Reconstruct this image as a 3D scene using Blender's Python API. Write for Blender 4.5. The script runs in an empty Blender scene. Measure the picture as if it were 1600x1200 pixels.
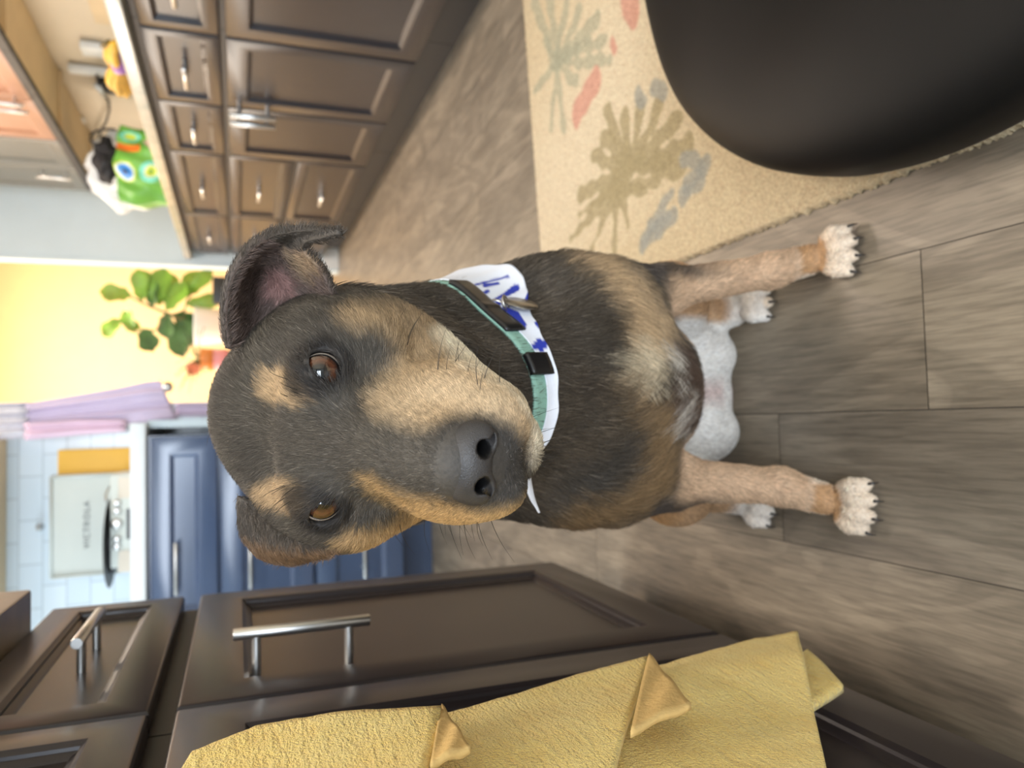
import bpy, bmesh, math, random
import numpy as np
from mathutils import Vector, Matrix, noise as mnoise
C = bpy.context
SC = C.scene
COL = SC.collection

# ------------------------------------------------------------------ camera
F = 1195.0                     # focal length in pixels of the 1600x1200 frame
EYE = np.array([0.0, 0.0, 0.65])
_dY = np.array([-68., -429., F]); _dY /= np.linalg.norm(_dY)
_dn = np.array([30., 3340., F]); _dn -= _dn.dot(_dY) * _dY; _dn /= np.linalg.norm(_dn)
_dX = np.cross(_dn, _dY)
# rows: world X, Y, Z axes in the upright camera frame (right, down, forward)
RW = np.array([_dX, _dY, -_dn])
def c2w(v): return RW @ np.asarray(v, float)               # direction camera -> world
def ray(px, py):
    return c2w([(600 - py) / F, (px - 800) / F, 1.0])
def at_depth(px, py, d): return EYE + ray(px, py) * d
def at_x(px, py, x): r = ray(px, py); return EYE + r * (x / r[0])
def at_y(px, py, y): r = ray(px, py); return EYE + r * (y / r[1])
def at_z(px, py, z=0.0): r = ray(px, py); return EYE + r * ((z - EYE[2]) / r[2])

cam_data = bpy.data.cameras.new('camera')
cam = bpy.data.objects.new('camera', cam_data)
COL.objects.link(cam)
right, down, fwd = c2w([1, 0, 0]), c2w([0, 1, 0]), c2w([0, 0, 1])
M = Matrix.Identity(4)
for i in range(3):
    M[i][0] = down[i]; M[i][1] = right[i]; M[i][2] = -fwd[i]; M[i][3] = EYE[i]   # the phone was held on its side
cam.matrix_world = M
cam_data.sensor_width = 36.0
cam_data.lens = 36.0 * F / 1600.0
cam_data.clip_start = 0.02
cam_data.dof.use_dof = True
cam_data.dof.focus_distance = 0.45
cam_data.dof.aperture_fstop = 7.5
SC.camera = cam
SC.view_settings.view_transform = 'Standard'
SC.view_settings.look = 'None'
SC.view_settings.exposure = 0.0
SC.view_settings.gamma = 1.0
SC.view_settings.use_curve_mapping = False

w = bpy.data.worlds.new('world'); SC.world = w; w.use_nodes = True
w.node_tree.nodes['Background'].inputs[0].default_value = (0.72, 0.83, 1.0, 1)
w.node_tree.nodes['Background'].inputs[1].default_value = 1.0

def area(name, loc, target, sx, sy, power, color):
    l = bpy.data.lights.new(name, 'AREA'); l.shape = 'RECTANGLE'; l.size = sx; l.size_y = sy
    l.energy = power; l.color = color
    o = bpy.data.objects.new(name, l); COL.objects.link(o)
    o.location = loc
    o.rotation_euler = (Vector(target) - Vector(loc)).to_track_quat('-Z', 'Y').to_euler()
    return o
# daylight through the windows of the room, a dining room lamp, and added kitchen fill lights
area('daylight_rear_window', (-0.2, -2.36, 1.62), (-0.2, 2, 1.30), 2.3, 1.25, 130, (0.80, 0.89, 1.0))
area('daylight_left_window', (-2.56, 2.0, 1.5), (1, 2.0, 1.0), 1.0, 1.1, 42, (0.80, 0.91, 1.0))
area('daylight_dining_window', (-1.9, 6.6, 1.5), (2, 6.2, 1.2), 1.6, 1.5, 145, (1.0, 0.88, 0.74))
area('kitchen_fill_light_a', (0.45, 3.2, 2.72), (0.45, 3.2, 0), 0.9, 0.5, 50, (1.0, 0.84, 0.72))  # unseen lamp added to brighten the far kitchen
area('kitchen_fill_light_b', (0.3, 0.3, 2.72), (0.3, 0.3, 0), 0.7, 0.5, 30, (1.0, 0.90, 0.78))  # unseen lamp added overhead to light the near kitchen
area('dining_ceiling_light', (0.6, 6.6, 2.72), (0.6, 6.9, 0), 0.8, 0.8, 108, (1.0, 0.82, 0.64))

# ------------------------------------------------------------------ materials
def srgb(r, g, b):
    f = lambda c: (c / 255.0 / 12.92) if c / 255.0 <= 0.04045 else ((c / 255.0 + 0.055) / 1.055) ** 2.4
    return (f(r), f(g), f(b), 1.0)
class NT:
    def __init__(s, name):
        s.m = bpy.data.materials.new(name); s.m.use_nodes = True
        s.t = s.m.node_tree; s.b = s.t.nodes['Principled BSDF']
    def n(s, typ, **kw):
        nd = s.t.nodes.new(typ)
        for k, v in kw.items():
            if k.startswith('i_'):
                nd.inputs[int(k[2:]) if k[2:].isdigit() else k[2:].replace('_', ' ')].default_value = v
            else: setattr(nd, k, v)
        return nd
    def l(s, a, b): s.t.links.new(a, b)
    def coords(s, scale=(1, 1, 1), kind='Object'):
        tc = s.n('ShaderNodeTexCoord'); mp = s.n('ShaderNodeMapping'); mp.inputs['Scale'].default_value = scale
        s.l(tc.outputs[kind], mp.inputs[0]); return mp.outputs[0]
    def noise(s, vec, scale, detail=3, rough=.5, dist=0.0):
        nd = s.n('ShaderNodeTexNoise'); nd.inputs['Scale'].default_value = scale
        nd.inputs['Detail'].default_value = detail; nd.inputs['Roughness'].default_value = rough
        nd.inputs['Distortion'].default_value = dist
        s.l(vec, nd.inputs['Vector']); return nd
    def ramp(s, fac, stops):
        r = s.n('ShaderNodeValToRGB'); e = r.color_ramp.elements
        while len(e) < len(stops): e.new(0.5)
        for i, (p, c) in enumerate(stops): e[i].position = p; e[i].color = c
        s.l(fac, r.inputs[0]); return r.outputs[0]
    def bump(s, h, strength=.3, dist=.002):
        b = s.n('ShaderNodeBump'); b.inputs['Strength'].default_value = strength; b.inputs['Distance'].default_value = dist
        s.l(h, b.inputs['Height']); s.l(b.outputs[0], s.b.inputs['Normal']); return b
    def mix(s, fac, a, b, mode='MIX'):
        m = s.n('ShaderNodeMix', data_type='RGBA', blend_type=mode)
        for v, i in ((fac, 0), (a, 6), (b, 7)):
            if hasattr(v, 'links'): s.l(v, m.inputs[i])
            else: m.inputs[i].default_value = v
        return m.outputs[2]
def simple(name, col, rough=.5, metal=0.0, var=.06, vscale=8, bump=0.0, bscale=200, **kw):
    t = NT(name); vec = t.coords()
    nz = t.noise(vec, vscale, 3)
    a = tuple(c * (1 - var) for c in col[:3]) + (1,); b = tuple(min(1, c * (1 + var)) for c in col[:3]) + (1,)
    t.l(t.ramp(nz.outputs[0], [(.3, a), (.7, b)]), t.b.inputs['Base Color'])
    t.b.inputs['Roughness'].default_value = rough; t.b.inputs['Metallic'].default_value = metal
    if bump: t.bump(t.noise(vec, bscale, 4).outputs[0], bump, .001)
    for k, v in kw.items(): t.b.inputs[k.replace('_', ' ')].default_value = v
    return t.m

MAT = {}
MAT['cab'] = simple('charcoal_cabinet_paint', srgb(43, 38, 40), .31, var=.05, bump=.03, bscale=60, Specular_IOR_Level=.38)
MAT['cab_dark'] = simple('charcoal_carcass', srgb(22, 21, 23), .5)
MAT['cab_blue_sheen'] = simple('charcoal_paint_blue_sheen', srgb(74, 90, 120), .24, var=.04, Specular_IOR_Level=.8)  # blue reflected window light put into the charcoal paint's colour
MAT['cab_upper'] = simple('brown_paint_warm_sheen', srgb(168, 124, 98), .42, var=.05)  # brown paint with warm reflected light put into its colour
MAT['cab_upper_grey'] = simple('grey_cabinet_paint', srgb(104, 106, 102), .4, var=.04)
MAT['cab_wood'] = simple('natural_birch_underside', srgb(214, 190, 150), .55)
MAT['steel'] = simple('brushed_nickel', srgb(208, 208, 206), .34, 1.0, bump=.03, bscale=400)
MAT['white_wall'] = simple('pale_blue_white_paint', srgb(206, 222, 230), .7, var=.02)
MAT['wall_cream'] = simple('warm_cream_paint', srgb(214, 200, 176), .7, var=.02)
MAT['wall_warm'] = simple('cream_yellow_paint', srgb(246, 216, 166), .8, var=.02)
MAT['ceiling'] = simple('ceiling_white', srgb(236, 234, 228), .85, var=.02)
MAT['white'] = simple('white_plastic', srgb(232, 234, 232), .4, var=.02)
MAT['white_counter'] = simple('white_laminate', srgb(226, 232, 234), .3, var=.03)
MAT['black_plastic'] = simple('black_plastic', srgb(24, 24, 26), .4)
MAT['brown_counter'] = simple('dark_brown_counter', srgb(138, 122, 102), .35, var=.15, vscale=30)
MAT['lilac'] = simple('lilac_cloth', srgb(208, 196, 222), .9, var=.05, bump=.2, bscale=300)
MAT['lilac_pink'] = simple('pink_lilac_cloth', srgb(222, 196, 214), .9, var=.05, bump=.2, bscale=300)
MAT['fluffy'] = simple('white_fleece', srgb(226, 224, 230), .95, var=.08, vscale=60, bump=.9, bscale=90)
MAT['yellow_board'] = simple('mustard_yellow_board', srgb(236, 184, 62), .5, var=.04)
MAT['cream_plastic'] = simple('ivory_white_vinyl', srgb(196, 202, 196), .5, var=.02)
MAT['beige_cloth'] = simple('beige_grille_cloth', srgb(206, 198, 184), .8, bump=.5, bscale=500)
MAT['letter'] = simple('grey_lettering', srgb(96, 100, 102), .5)
MAT['wood_tan'] = simple('tan_table_wood', srgb(198, 160, 118), .45, var=.12, vscale=18)
MAT['stem'] = simple('green_brown_stem', srgb(112, 104, 66), .6)
MAT['leaf'] = simple('bright_green_leaf', srgb(112, 160, 52), .42, var=.3, vscale=9, Subsurface_Weight=.05)
MAT['leaf_dark'] = simple('deep_green_leaf', srgb(66, 104, 54), .5, var=.3, vscale=12)
MAT['orange'] = simple('orange_glaze', srgb(222, 140, 74), .4)
MAT['pinkpot'] = simple('pink_glaze', srgb(222, 150, 156), .4)
MAT['coral'] = simple('coral_petals', srgb(238, 140, 104), .6)
MAT['banana'] = simple('banana_peel', srgb(206, 158, 34), .5, var=.18, vscale=25)
MAT['banana_tip'] = simple('banana_stem_brown', srgb(104, 84, 34), .6)
MAT['purple'] = simple('purple_tape', srgb(150, 96, 160), .4)
MAT['orange_bag'] = simple('orange_print', srgb(226, 122, 44), .5)
MAT['black_cloth'] = simple('black_nylon', srgb(26, 26, 30), .6)
MAT['white_film'] = simple('white_plastic_film', srgb(222, 226, 228), .3, bump=.6, bscale=25)

def m_floor():
    t = NT('grey_brown_wood_planks')
    at = t.n('ShaderNodeAttribute', attribute_name='plank')
    off = t.n('ShaderNodeVectorMath', operation='MULTIPLY'); off.inputs[1].default_value = (7, 31, 13)
    t.l(at.outputs['Vector'], off.inputs[0])
    tc = t.n('ShaderNodeTexCoord')
    add = t.n('ShaderNodeVectorMath', operation='ADD'); t.l(tc.outputs['Object'], add.inputs[0]); t.l(off.outputs[0], add.inputs[1])
    mp = t.n('ShaderNodeMapping'); mp.inputs['Scale'].default_value = (1.0, .22, 1.0); t.l(add.outputs[0], mp.inputs[0])
    warp = t.noise(mp.outputs[0], 4.5, 3, .45, .9)
    # cathedral figure: rings of the warped field
    mu = t.n('ShaderNodeMath', operation='MULTIPLY'); mu.inputs[1].default_value = 62; t.l(warp.outputs[0], mu.inputs[0])
    sn = t.n('ShaderNodeMath', operation='SINE'); t.l(mu.outputs[0], sn.inputs[0])
    mp2 = t.n('ShaderNodeMapping'); mp2.inputs['Scale'].default_value = (1.0, .06, 1.0); t.l(add.outputs[0], mp2.inputs[0])
    fine = t.noise(mp2.outputs[0], 230, 5, .6, .3)
    mid = t.noise(mp.outputs[0], 14, 4, .6, .4)
    rings = t.ramp(sn.outputs[0], [(0.0, (.36, .36, .36, 1)), (.4, (.51, .51, .51, 1)), (1, (.57, .57, .57, 1))])
    c1 = t.ramp(mid.outputs[0], [(.25, srgb(112, 101, 87)), (.5, srgb(130, 118, 102)), (.78, srgb(150, 137, 119))])
    c2 = t.mix(.5, c1, rings, 'OVERLAY')
    fr = t.ramp(fine.outputs[0], [(.34, (.31, .31, .31, 1)), (.60, (.60, .60, .60, 1))])
    c3 = t.mix(.7, c2, fr, 'OVERLAY')
    sep = t.n('ShaderNodeSeparateXYZ'); t.l(at.outputs['Vector'], sep.inputs[0])
    tint = t.ramp(sep.outputs[2], [(0, (.455, .455, .46, 1)), (1, (.55, .545, .53, 1))])
    c4 = t.mix(.8, c3, tint, 'OVERLAY')
    t.l(c4, t.b.inputs['Base Color'])
    t.b.inputs['Roughness'].default_value = .42
    t.bump(fine.outputs[0], .12, .0006)
    return t.m
MAT['floor'] = m_floor()
MAT['floor_gap'] = simple('plank_joint', srgb(74, 66, 58), .7)

def m_tile():
    t = NT('white_subway_tile'); tc = t.n('ShaderNodeTexCoord')
    sw = t.n('ShaderNodeSeparateXYZ'); t.l(tc.outputs['Object'], sw.inputs[0])
    cb = t.n('ShaderNodeCombineXYZ'); t.l(sw.outputs[0], cb.inputs[0]); t.l(sw.outputs[2], cb.inputs[1])
    br = t.n('ShaderNodeTexBrick'); t.l(cb.outputs[0], br.inputs[0])
    br.inputs['Scale'].default_value = 1.0; br.inputs['Brick Width'].default_value = .16; br.inputs['Row Height'].default_value = .078
    br.inputs['Mortar Size'].default_value = .003; br.inputs['Mortar Smooth'].default_value = .2
    br.inputs['Color1'].default_value = srgb(214, 226, 234); br.inputs['Color2'].default_value = srgb(206, 220, 230)
    br.inputs['Mortar'].default_value = srgb(186, 198, 206)
    t.l(br.outputs[0], t.b.inputs['Base Color']); t.b.inputs['Roughness'].default_value = .15
    t.bump(br.outputs['Fac'], -.5, .002)
    return t.m
MAT['tile'] = m_tile()

def m_granite():
    t = NT('pale_speckled_granite'); v = t.coords()
    a = t.noise(v, 9, 5, .65, .8); b = t.n('ShaderNodeTexVoronoi'); b.inputs['Scale'].default_value = 90; t.l(v, b.inputs[0])
    c = t.ramp(a.outputs[0], [(.3, srgb(150, 158, 146)), (.5, srgb(180, 176, 162)), (.7, srgb(196, 184, 168))])
    d = t.ramp(b.outputs[0], [(.0, (.35, .35, .35, 1)), (.4, (.55, .55, .55, 1))])
    t.l(t.mix(.4, c, d, 'OVERLAY'), t.b.inputs['Base Color']); t.b.inputs['Roughness'].default_value = .2
    return t.m
MAT['granite'] = m_granite()

def m_leather():
    t = NT('black_satin_leather'); v = t.coords()
    n1 = t.noise(v, 5, 4); n2 = t.n('ShaderNodeTexVoronoi'); n2.inputs['Scale'].default_value = 900; t.l(v, n2.inputs[0])
    t.l(t.ramp(n1.outputs[0], [(.3, srgb(12, 12, 12)), (.7, srgb(18, 17, 16))]), t.b.inputs['Base Color'])
    t.b.inputs['Roughness'].default_value = .5; t.b.inputs['Specular IOR Level'].default_value = .16
    t.bump(n2.outputs[0], .05, .0004)
    return t.m
MAT['leather'] = m_leather()

def m_vcol(name, rough=.9, bscale=400, bstr=.6, bdist=.002, attr='Col', var=.25):
    t = NT(name); at = t.n('ShaderNodeAttribute', attribute_name=attr)
    v = t.coords(); nz = t.noise(v, bscale, 3, .6)
    gr = t.ramp(nz.outputs[0], [(.3, (.5 - var / 2,) * 3 + (1,)), (.7, (.5 + var / 2,) * 3 + (1,))])
    t.l(t.mix(1.0, at.outputs['Color'], gr, 'OVERLAY'), t.b.inputs['Base Color'])
    t.b.inputs['Roughness'].default_value = rough; t.bump(nz.outputs[0], bstr, bdist)
    return t.m
MAT['rug'] = m_vcol('cut_pile_rug', .95, 260, 1.0, .004)

def m_towel():
    t = NT('yellow_terry_cloth'); v = t.coords()
    big = t.noise(v, 26, 3, .6); fine = t.noise(v, 520, 2, .7)
    mp = t.n('ShaderNodeMapping'); mp.inputs['Scale'].default_value = (1, .35, 1.6); tc = t.n('ShaderNodeTexCoord'); t.l(tc.outputs['Object'], mp.inputs[0])
    rib = t.noise(mp.outputs[0], 150, 3, .6, .5)
    c = t.ramp(big.outputs[0], [(.3, srgb(247, 214, 116)), (.7, srgb(252, 226, 138))])
    g = t.ramp(rib.outputs[0], [(.3, (.42,) * 3 + (1,)), (.65, (.56,) * 3 + (1,))])
    t.l(t.mix(.7, c, g, 'OVERLAY'), t.b.inputs['Base Color']); t.b.inputs['Roughness'].default_value = .95
    t.b.inputs['Sheen Weight'].default_value = .3
    ad = t.n('ShaderNodeMath', operation='ADD'); t.l(rib.outputs[0], ad.inputs[0]); t.l(fine.outputs[0], ad.inputs[1])
    t.bump(ad.outputs[0], 1.0, .003)
    return t.m
MAT['towel'] = m_towel()
MAT['towel_back'] = simple('tan_towel_hem', srgb(214, 180, 116), .95, var=.08, vscale=60, bump=.8, bscale=260)

def m_bag():
    t = NT('green_bag_with_eye_feather_print')
    at = t.n('ShaderNodeAttribute', attribute_name='Col')
    v = t.coords(); nz = t.noise(v, 12, 3, .6)
    gr = t.ramp(nz.outputs[0], [(.3, (.44,) * 3 + (1,)), (.7, (.58,) * 3 + (1,))])
    t.l(t.mix(.8, at.outputs['Color'], gr, 'OVERLAY'), t.b.inputs['Base Color']); t.b.inputs['Roughness'].default_value = .4
    return t.m
MAT['bag'] = m_bag()

# ------------------------------------------------------------------ mesh helpers
def basis(n):
    n = Vector(n).normalized(); a = Vector((0, 0, 1)) if abs(n.z) < .9 else Vector((1, 0, 0))
    u = n.cross(a).normalized(); return u, n.cross(u).normalized(), n
class MB:
    def __init__(s): s.v = []; s.f = []; s.mi = []
    def add(s, vs, fs, mi=0):
        k = len(s.v); s.v += [tuple(map(float, p)) for p in vs]; s.f += [tuple(i + k for i in f) for f in fs]; s.mi += [mi] * len(fs)
    def box(s, a, b, mi=0, bev=0.0):
        (x0, y0, z0), (x1, y1, z1) = a, b
        x0, x1 = min(x0, x1), max(x0, x1); y0, y1 = min(y0, y1), max(y0, y1); z0, z1 = min(z0, z1), max(z0, z1)
        if bev <= 0:
            s.add([(x0, y0, z0), (x1, y0, z0), (x1, y1, z0), (x0, y1, z0), (x0, y0, z1), (x1, y0, z1), (x1, y1, z1), (x0, y1, z1)],
                  [(0, 3, 2, 1), (4, 5, 6, 7), (0, 1, 5, 4), (1, 2, 6, 5), (2, 3, 7, 6), (3, 0, 4, 7)], mi)
        else:
            bm = bmesh.new(); bmesh.ops.create_cube(bm, size=1)
            for v in bm.verts: v.co = Vector(((x0 + x1) / 2 + v.co.x * (x1 - x0), (y0 + y1) / 2 + v.co.y * (y1 - y0), (z0 + z1) / 2 + v.co.z * (z1 - z0)))
            bmesh.ops.bevel(bm, geom=bm.edges[:], offset=bev, segments=2, profile=.6, affect='EDGES')
            s.bm(bm, mi)
        return s
    def bm(s, bm, mi=0):
        bm.verts.index_update(); s.add([v.co for v in bm.verts], [[v.index for v in f.verts] for f in bm.faces], mi); bm.free()
    def tube(s, pts, r, seg=12, mi=0, cap=True):
        pts = [Vector(p) for p in pts]; n = len(pts); rs = r if hasattr(r, '__len__') else [r] * n
        vs = []; fs = []; pu = None
        for i, p in enumerate(pts):
            d = (pts[min(i + 1, n - 1)] - pts[max(i - 1, 0)]).normalized()
            if pu is None: u, w_, _ = basis(d)
            else:
                u = (pu - d * pu.dot(d)); u = u.normalized() if u.length > 1e-6 else basis(d)[0]; w_ = d.cross(u)
            pu = u
            for k in range(seg):
                a = 2 * math.pi * k / seg; vs.append(p + (u * math.cos(a) + w_ * math.sin(a)) * rs[i])
        for i in range(n - 1):
            for k in range(seg):
                k2 = (k + 1) % seg; fs.append((i * seg + k, i * seg + k2, (i + 1) * seg + k2, (i + 1) * seg + k))
        if cap: fs.append(tuple(range(seg))[::-1]); fs.append(tuple((n - 1) * seg + k for k in range(seg)))
        s.add(vs, fs, mi); return s
    def lathe(s, c, prof, seg=32, mi=0, axis='z', squash=(1, 1)):
        vs = []; fs = []; c = Vector(c)
        for (r, h) in prof:
            for k in range(seg):
                a = 2 * math.pi * k / seg; x, y = r * math.cos(a) * squash[0], r * math.sin(a) * squash[1]
                vs.append(c + (Vector((x, y, h)) if axis == 'z' else Vector((x, h, y)) if axis == 'y' else Vector((h, x, y))))
        n = len(prof)
        for i in range(n - 1):
            for k in range(seg):
                k2 = (k + 1) % seg; fs.append((i * seg + k, i * seg + k2, (i + 1) * seg + k2, (i + 1) * seg + k))
        fs.append(tuple(range(seg))[::-1]); fs.append(tuple((n - 1) * seg + k for k in range(seg)))
        s.add(vs, fs, mi); return s
    def build(s, name, mats, parent=None, smooth=False, fix=True):
        me = bpy.data.meshes.new(name); me.from_pydata(s.v, [], s.f)
        if not isinstance(mats, (list, tuple)): mats = [mats]
        for m in mats: me.materials.append(MAT[m] if isinstance(m, str) else m)
        me.polygons.foreach_set('material_index', s.mi)
        if fix:
            bm = bmesh.new(); bm.from_mesh(me); bmesh.ops.recalc_face_normals(bm, faces=bm.faces[:]); bm.to_mesh(me); bm.free()
        if smooth: me.polygons.foreach_set('use_smooth', [True] * len(me.polygons))
        me.update()
        o = bpy.data.objects.new(name, me); COL.objects.link(o)
        if parent is not None: o.parent = parent; o.matrix_parent_inverse = parent.matrix_basis.inverted()
        return o
def auto_smooth(o, deg=35):
    me = o.data; me.polygons.foreach_set('use_smooth', [True] * len(me.polygons))
    bm = bmesh.new(); bm.from_mesh(me); lim = math.radians(deg)
    for e in bm.edges:
        if len(e.link_faces) == 2 and e.calc_face_angle(0) > lim: e.smooth = False
    bm.to_mesh(me); bm.free(); return o
def tag(o, label=None, cat=None, group=None, kind=None):
    if label: o['label'] = label
    if cat: o['category'] = cat
    if group: o['group'] = group
    if kind: o['kind'] = kind
    return o
def empty(name, loc=(0, 0, 0)):
    o = bpy.data.objects.new(name, None); o.empty_display_size = .05; o.location = loc; COL.objects.link(o); return o
def struct(o): o['kind'] = 'structure'; return o

# ------------------------------------------------------------------ the room
def make_floor():
    rnd = random.Random(4); mb = MB(); att = []
    W = .1615; g = .0006; L = 1.22
    mb.box((-2.6, -2.4, -.05), (3.4, 8.4, -.0012), 1); att += [(0, 0, 0)] * 6
    for i in range(-17, 22):
        x0 = i * W; off = {0: .579, -1: .805, 1: 1.02, -2: 1.35, 2: .30, -3: .62}.get(i, rnd.random() * L)
        y = off - L * (math.floor((off + 2.4) / L) + 1)
        while y < 8.4:
            a, b = max(y, -2.4), min(y + L, 8.4)
            if b > a + .02:
                mb.add([(x0 + g, a + g, 0), (x0 + W - g, a + g, 0), (x0 + W - g, b - g, 0), (x0 + g, b - g, 0)], [(0, 1, 2, 3)], 0)
                att.append((rnd.random(), rnd.random(), rnd.random()))
            y += L
    o = mb.build('floor', ['floor', 'floor_gap'], fix=False)
    ca = o.data.attributes.new('plank', 'FLOAT_VECTOR', 'FACE')
    ca.data.foreach_set('vector', [c for a in att for c in a])
    return struct(o)
make_floor()
struct(MB().box((-2.6, -2.4, 2.8), (3.4, 8.4, 2.86)).build('ceiling', 'ceiling'))
def wall_with_hole(name, axis, pos, a0, a1, h0, h1, th, mat):
    """wall across an axis with one window hole (h0..h1 along, z .95-2.2)"""
    mb = MB(); z0, z1 = h1
    def bx(p, q, zz0, zz1):
        if axis == 'y': mb.box((p, pos, zz0), (q, pos + th, zz1))
        else: mb.box((pos, p, zz0), (pos + th, q, zz1))
    bx(a0, h0[0], 0, 2.8); bx(h0[1], a1, 0, 2.8); bx(h0[0], h0[1], 0, z0); bx(h0[0], h0[1], z1, 2.8)
    return struct(mb.build(name, mat))
wall_with_hole('wall_rear', 'y', -2.5, -2.6, 1.73, (-1.35, .95), (1.0, 2.25), .1, 'white_wall')
wall_with_hole('wall_left', 'x', -2.7, -2.5, 3.25, (1.5, 2.5), (.95, 2.05), .1, 'white_wall')
struct(MB().box((1.73, -2.5, 0), (1.83, 5.2, 2.8)).build('wall_right', 'wall_cream'))
struct(MB().box((1.045, 5.2, 0), (3.4, 5.3, 2.8)).build('wall_far', 'white_wall'))
struct(MB().box((-2.7, 3.25, 0), (.105, 3.35, 2.8)).build('wall_tiled', 'tile'))
struct(MB().box((-2.6, 8.4, 0), (3.4, 8.5, 2.8)).build('wall_dining', 'wall_warm'))
struct(MB().box((3.4, 5.3, 0), (3.5, 8.4, 2.8)).build('wall_dining_right', 'wall_warm'))
wall_with_hole('wall_dining_left', 'x', -2.7, 3.35, 8.4, (5.8, 7.4), (.75, 2.25), .1, 'wall_warm')
def window(n, axis, pos, a, z):
    mb = MB(); t = .05
    def bx(p, q, z0, z1):
        if axis == 'y': mb.box((p, pos - .03, z0), (q, pos + .03, z1), 0, .004)
        else: mb.box((pos - .03, p, z0), (pos + .03, q, z1), 0, .004)
    bx(a[0], a[0] + t, z[0], z[1]); bx(a[1] - t, a[1], z[0], z[1]); bx(a[0] + t, a[1] - t, z[0], z[0] + t); bx(a[0] + t, a[1] - t, z[1] - t, z[1])
    m = (a[0] + a[1]) / 2; bx(m - t / 2, m + t / 2, z[0] + t, z[1] - t)
    return struct(mb.build('window_%d' % n, 'white'))
window(1, 'y', -2.45, (-1.35, .95), (1.0, 2.25))
window(2, 'x', -2.65, (1.5, 2.5), (.95, 2.05))
window(3, 'x', -2.65, (5.8, 7.4), (.75, 2.25))
struct(MB().box((1.045, 5.185, 0), (1.73, 5.2, .1)).build('baseboard_far', 'white'))
struct(MB().box((-2.6, 8.385, 0), (3.4, 8.4, .1)).build('baseboard_dining', 'white'))
# pale corner casing of the opening to the dining room
struct(MB().box((1.03, 5.19, 0), (1.05, 5.31, 2.8), 0, .003).build('trim_1', 'white_wall'))

# ------------------------------------------------------------------ cabinet fronts and handles
def panel(name, o, U, N, w_, h_, mat, parent, fw=.055, th=.02):
    """framed front with a recessed panel; o = lower corner of its face, U along, +z up, N outward"""
    o, U, N, Z = Vector(o), Vector(U), Vector(N), Vector((0, 0, 1))
    fw = min(fw, w_ * .28, h_ * .28)
    prof = [(0, -th), (0, -.004), (.0015, -.0012), (.004, 0), (fw, 0), (fw + .002, -.002), (fw + .005, -.0035), (fw + .0055, -.0065), (fw + .011, -.009), (fw + .013, -.0115), (fw + .014, -.0115)]
    vs = []; fs = []
    for (i, d) in prof:
        for (a, b) in ((i, i), (w_ - i, i), (w_ - i, h_ - i), (i, h_ - i)): vs.append(o + U * a + Z * b + N * d)
    for k in range(len(prof) - 1):
        for j in range(4): fs.append((k * 4 + j, k * 4 + (j + 1) % 4, k * 4 + 4 + (j + 1) % 4, k * 4 + 4 + j))
    k = (len(prof) - 1) * 4; fs.append((k, k + 1, k + 2, k + 3)); fs.append((3, 2, 1, 0))
    mb = MB(); mb.add(vs, fs); ob = mb.build(name, mat, parent); return auto_smooth(ob, 28)
def handle(c, D, N, L, parent, r=.0062, out=.034, cc=None, label=None):
    """bar pull: centre c on the face, direction D, outward N"""
    c, D, N = Vector(c), Vector(D), Vector(N); cc = cc or L * .62
    mb = MB(); b = c + N * out
    mb.tube([b - D * L / 2, b - D * (L / 2 - .0008), b + D * (L / 2 - .0008), b + D * L / 2], [r * .9, r, r, r * .9], 20)
    for s_ in (-1, 1): mb.tube([c + D * s_ * cc / 2 - N * .012, b + D * s_ * cc / 2], r * .78, 14)
    ob = mb.build('handle', 'steel', parent); auto_smooth(ob, 50)
    return ob

# --- left run: two base cabinets whose doors face right
LX = -.25
def left_unit(y0, y1, label, has_handle=True):
    root = empty('base_cabinet', ((LX - .31), (y0 + y1) / 2, 0))
    tag(root, label, 'cabinet', 'dark base cabinets of the left run')
    mb = MB(); mb.box((LX - .60, y0 + .001, .125), (LX - .022, y1 - .001, .905)); mb.box((LX - .58, y0 + .001, 0), (LX - .09, y1 - .001, .125))
    mb.build('carcass', 'cab_dark', root)
    d = panel('door', (LX, y0 + .003, .128), (0, 1, 0), (1, 0, 0), y1 - y0 - .006, .704 - .128, 'cab', root, .058)
    dr = panel('drawer', (LX, y0 + .003, .7265), (0, 1, 0), (1, 0, 0), y1 - y0 - .006, .900 - .7265, 'cab', root, .040)
    return root, d, dr
rootA, dA, drA = left_unit(.763, 1.262, 'dark base cabinet at the end of the left run, next to the dog')
handle((LX, .862, .585), (0, 0, 1), (1, 0, 0), .142, dA, cc=.096)
handle((LX - .008, 1.005, .812), (0, 1, 0), (1, 0, 0), .150, drA, cc=.096)
rootB, dB, drB = left_unit(.262, .762, 'dark base cabinet behind the hanging yellow towel')
hB = handle((LX, .555, .60), (0, 0, 1), (1, 0, 0), .142, dB, cc=.096)
# worktop slab of the left run
mb = MB(); mb.box((LX - .60, .1, .906), (LX + .045, 1.172, .958), 0, .004)
o = mb.build('worktop', 'brown_counter'); auto_smooth(o); tag(o, 'dark brown worktop slab over the left base cabinets', 'worktop')

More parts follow.
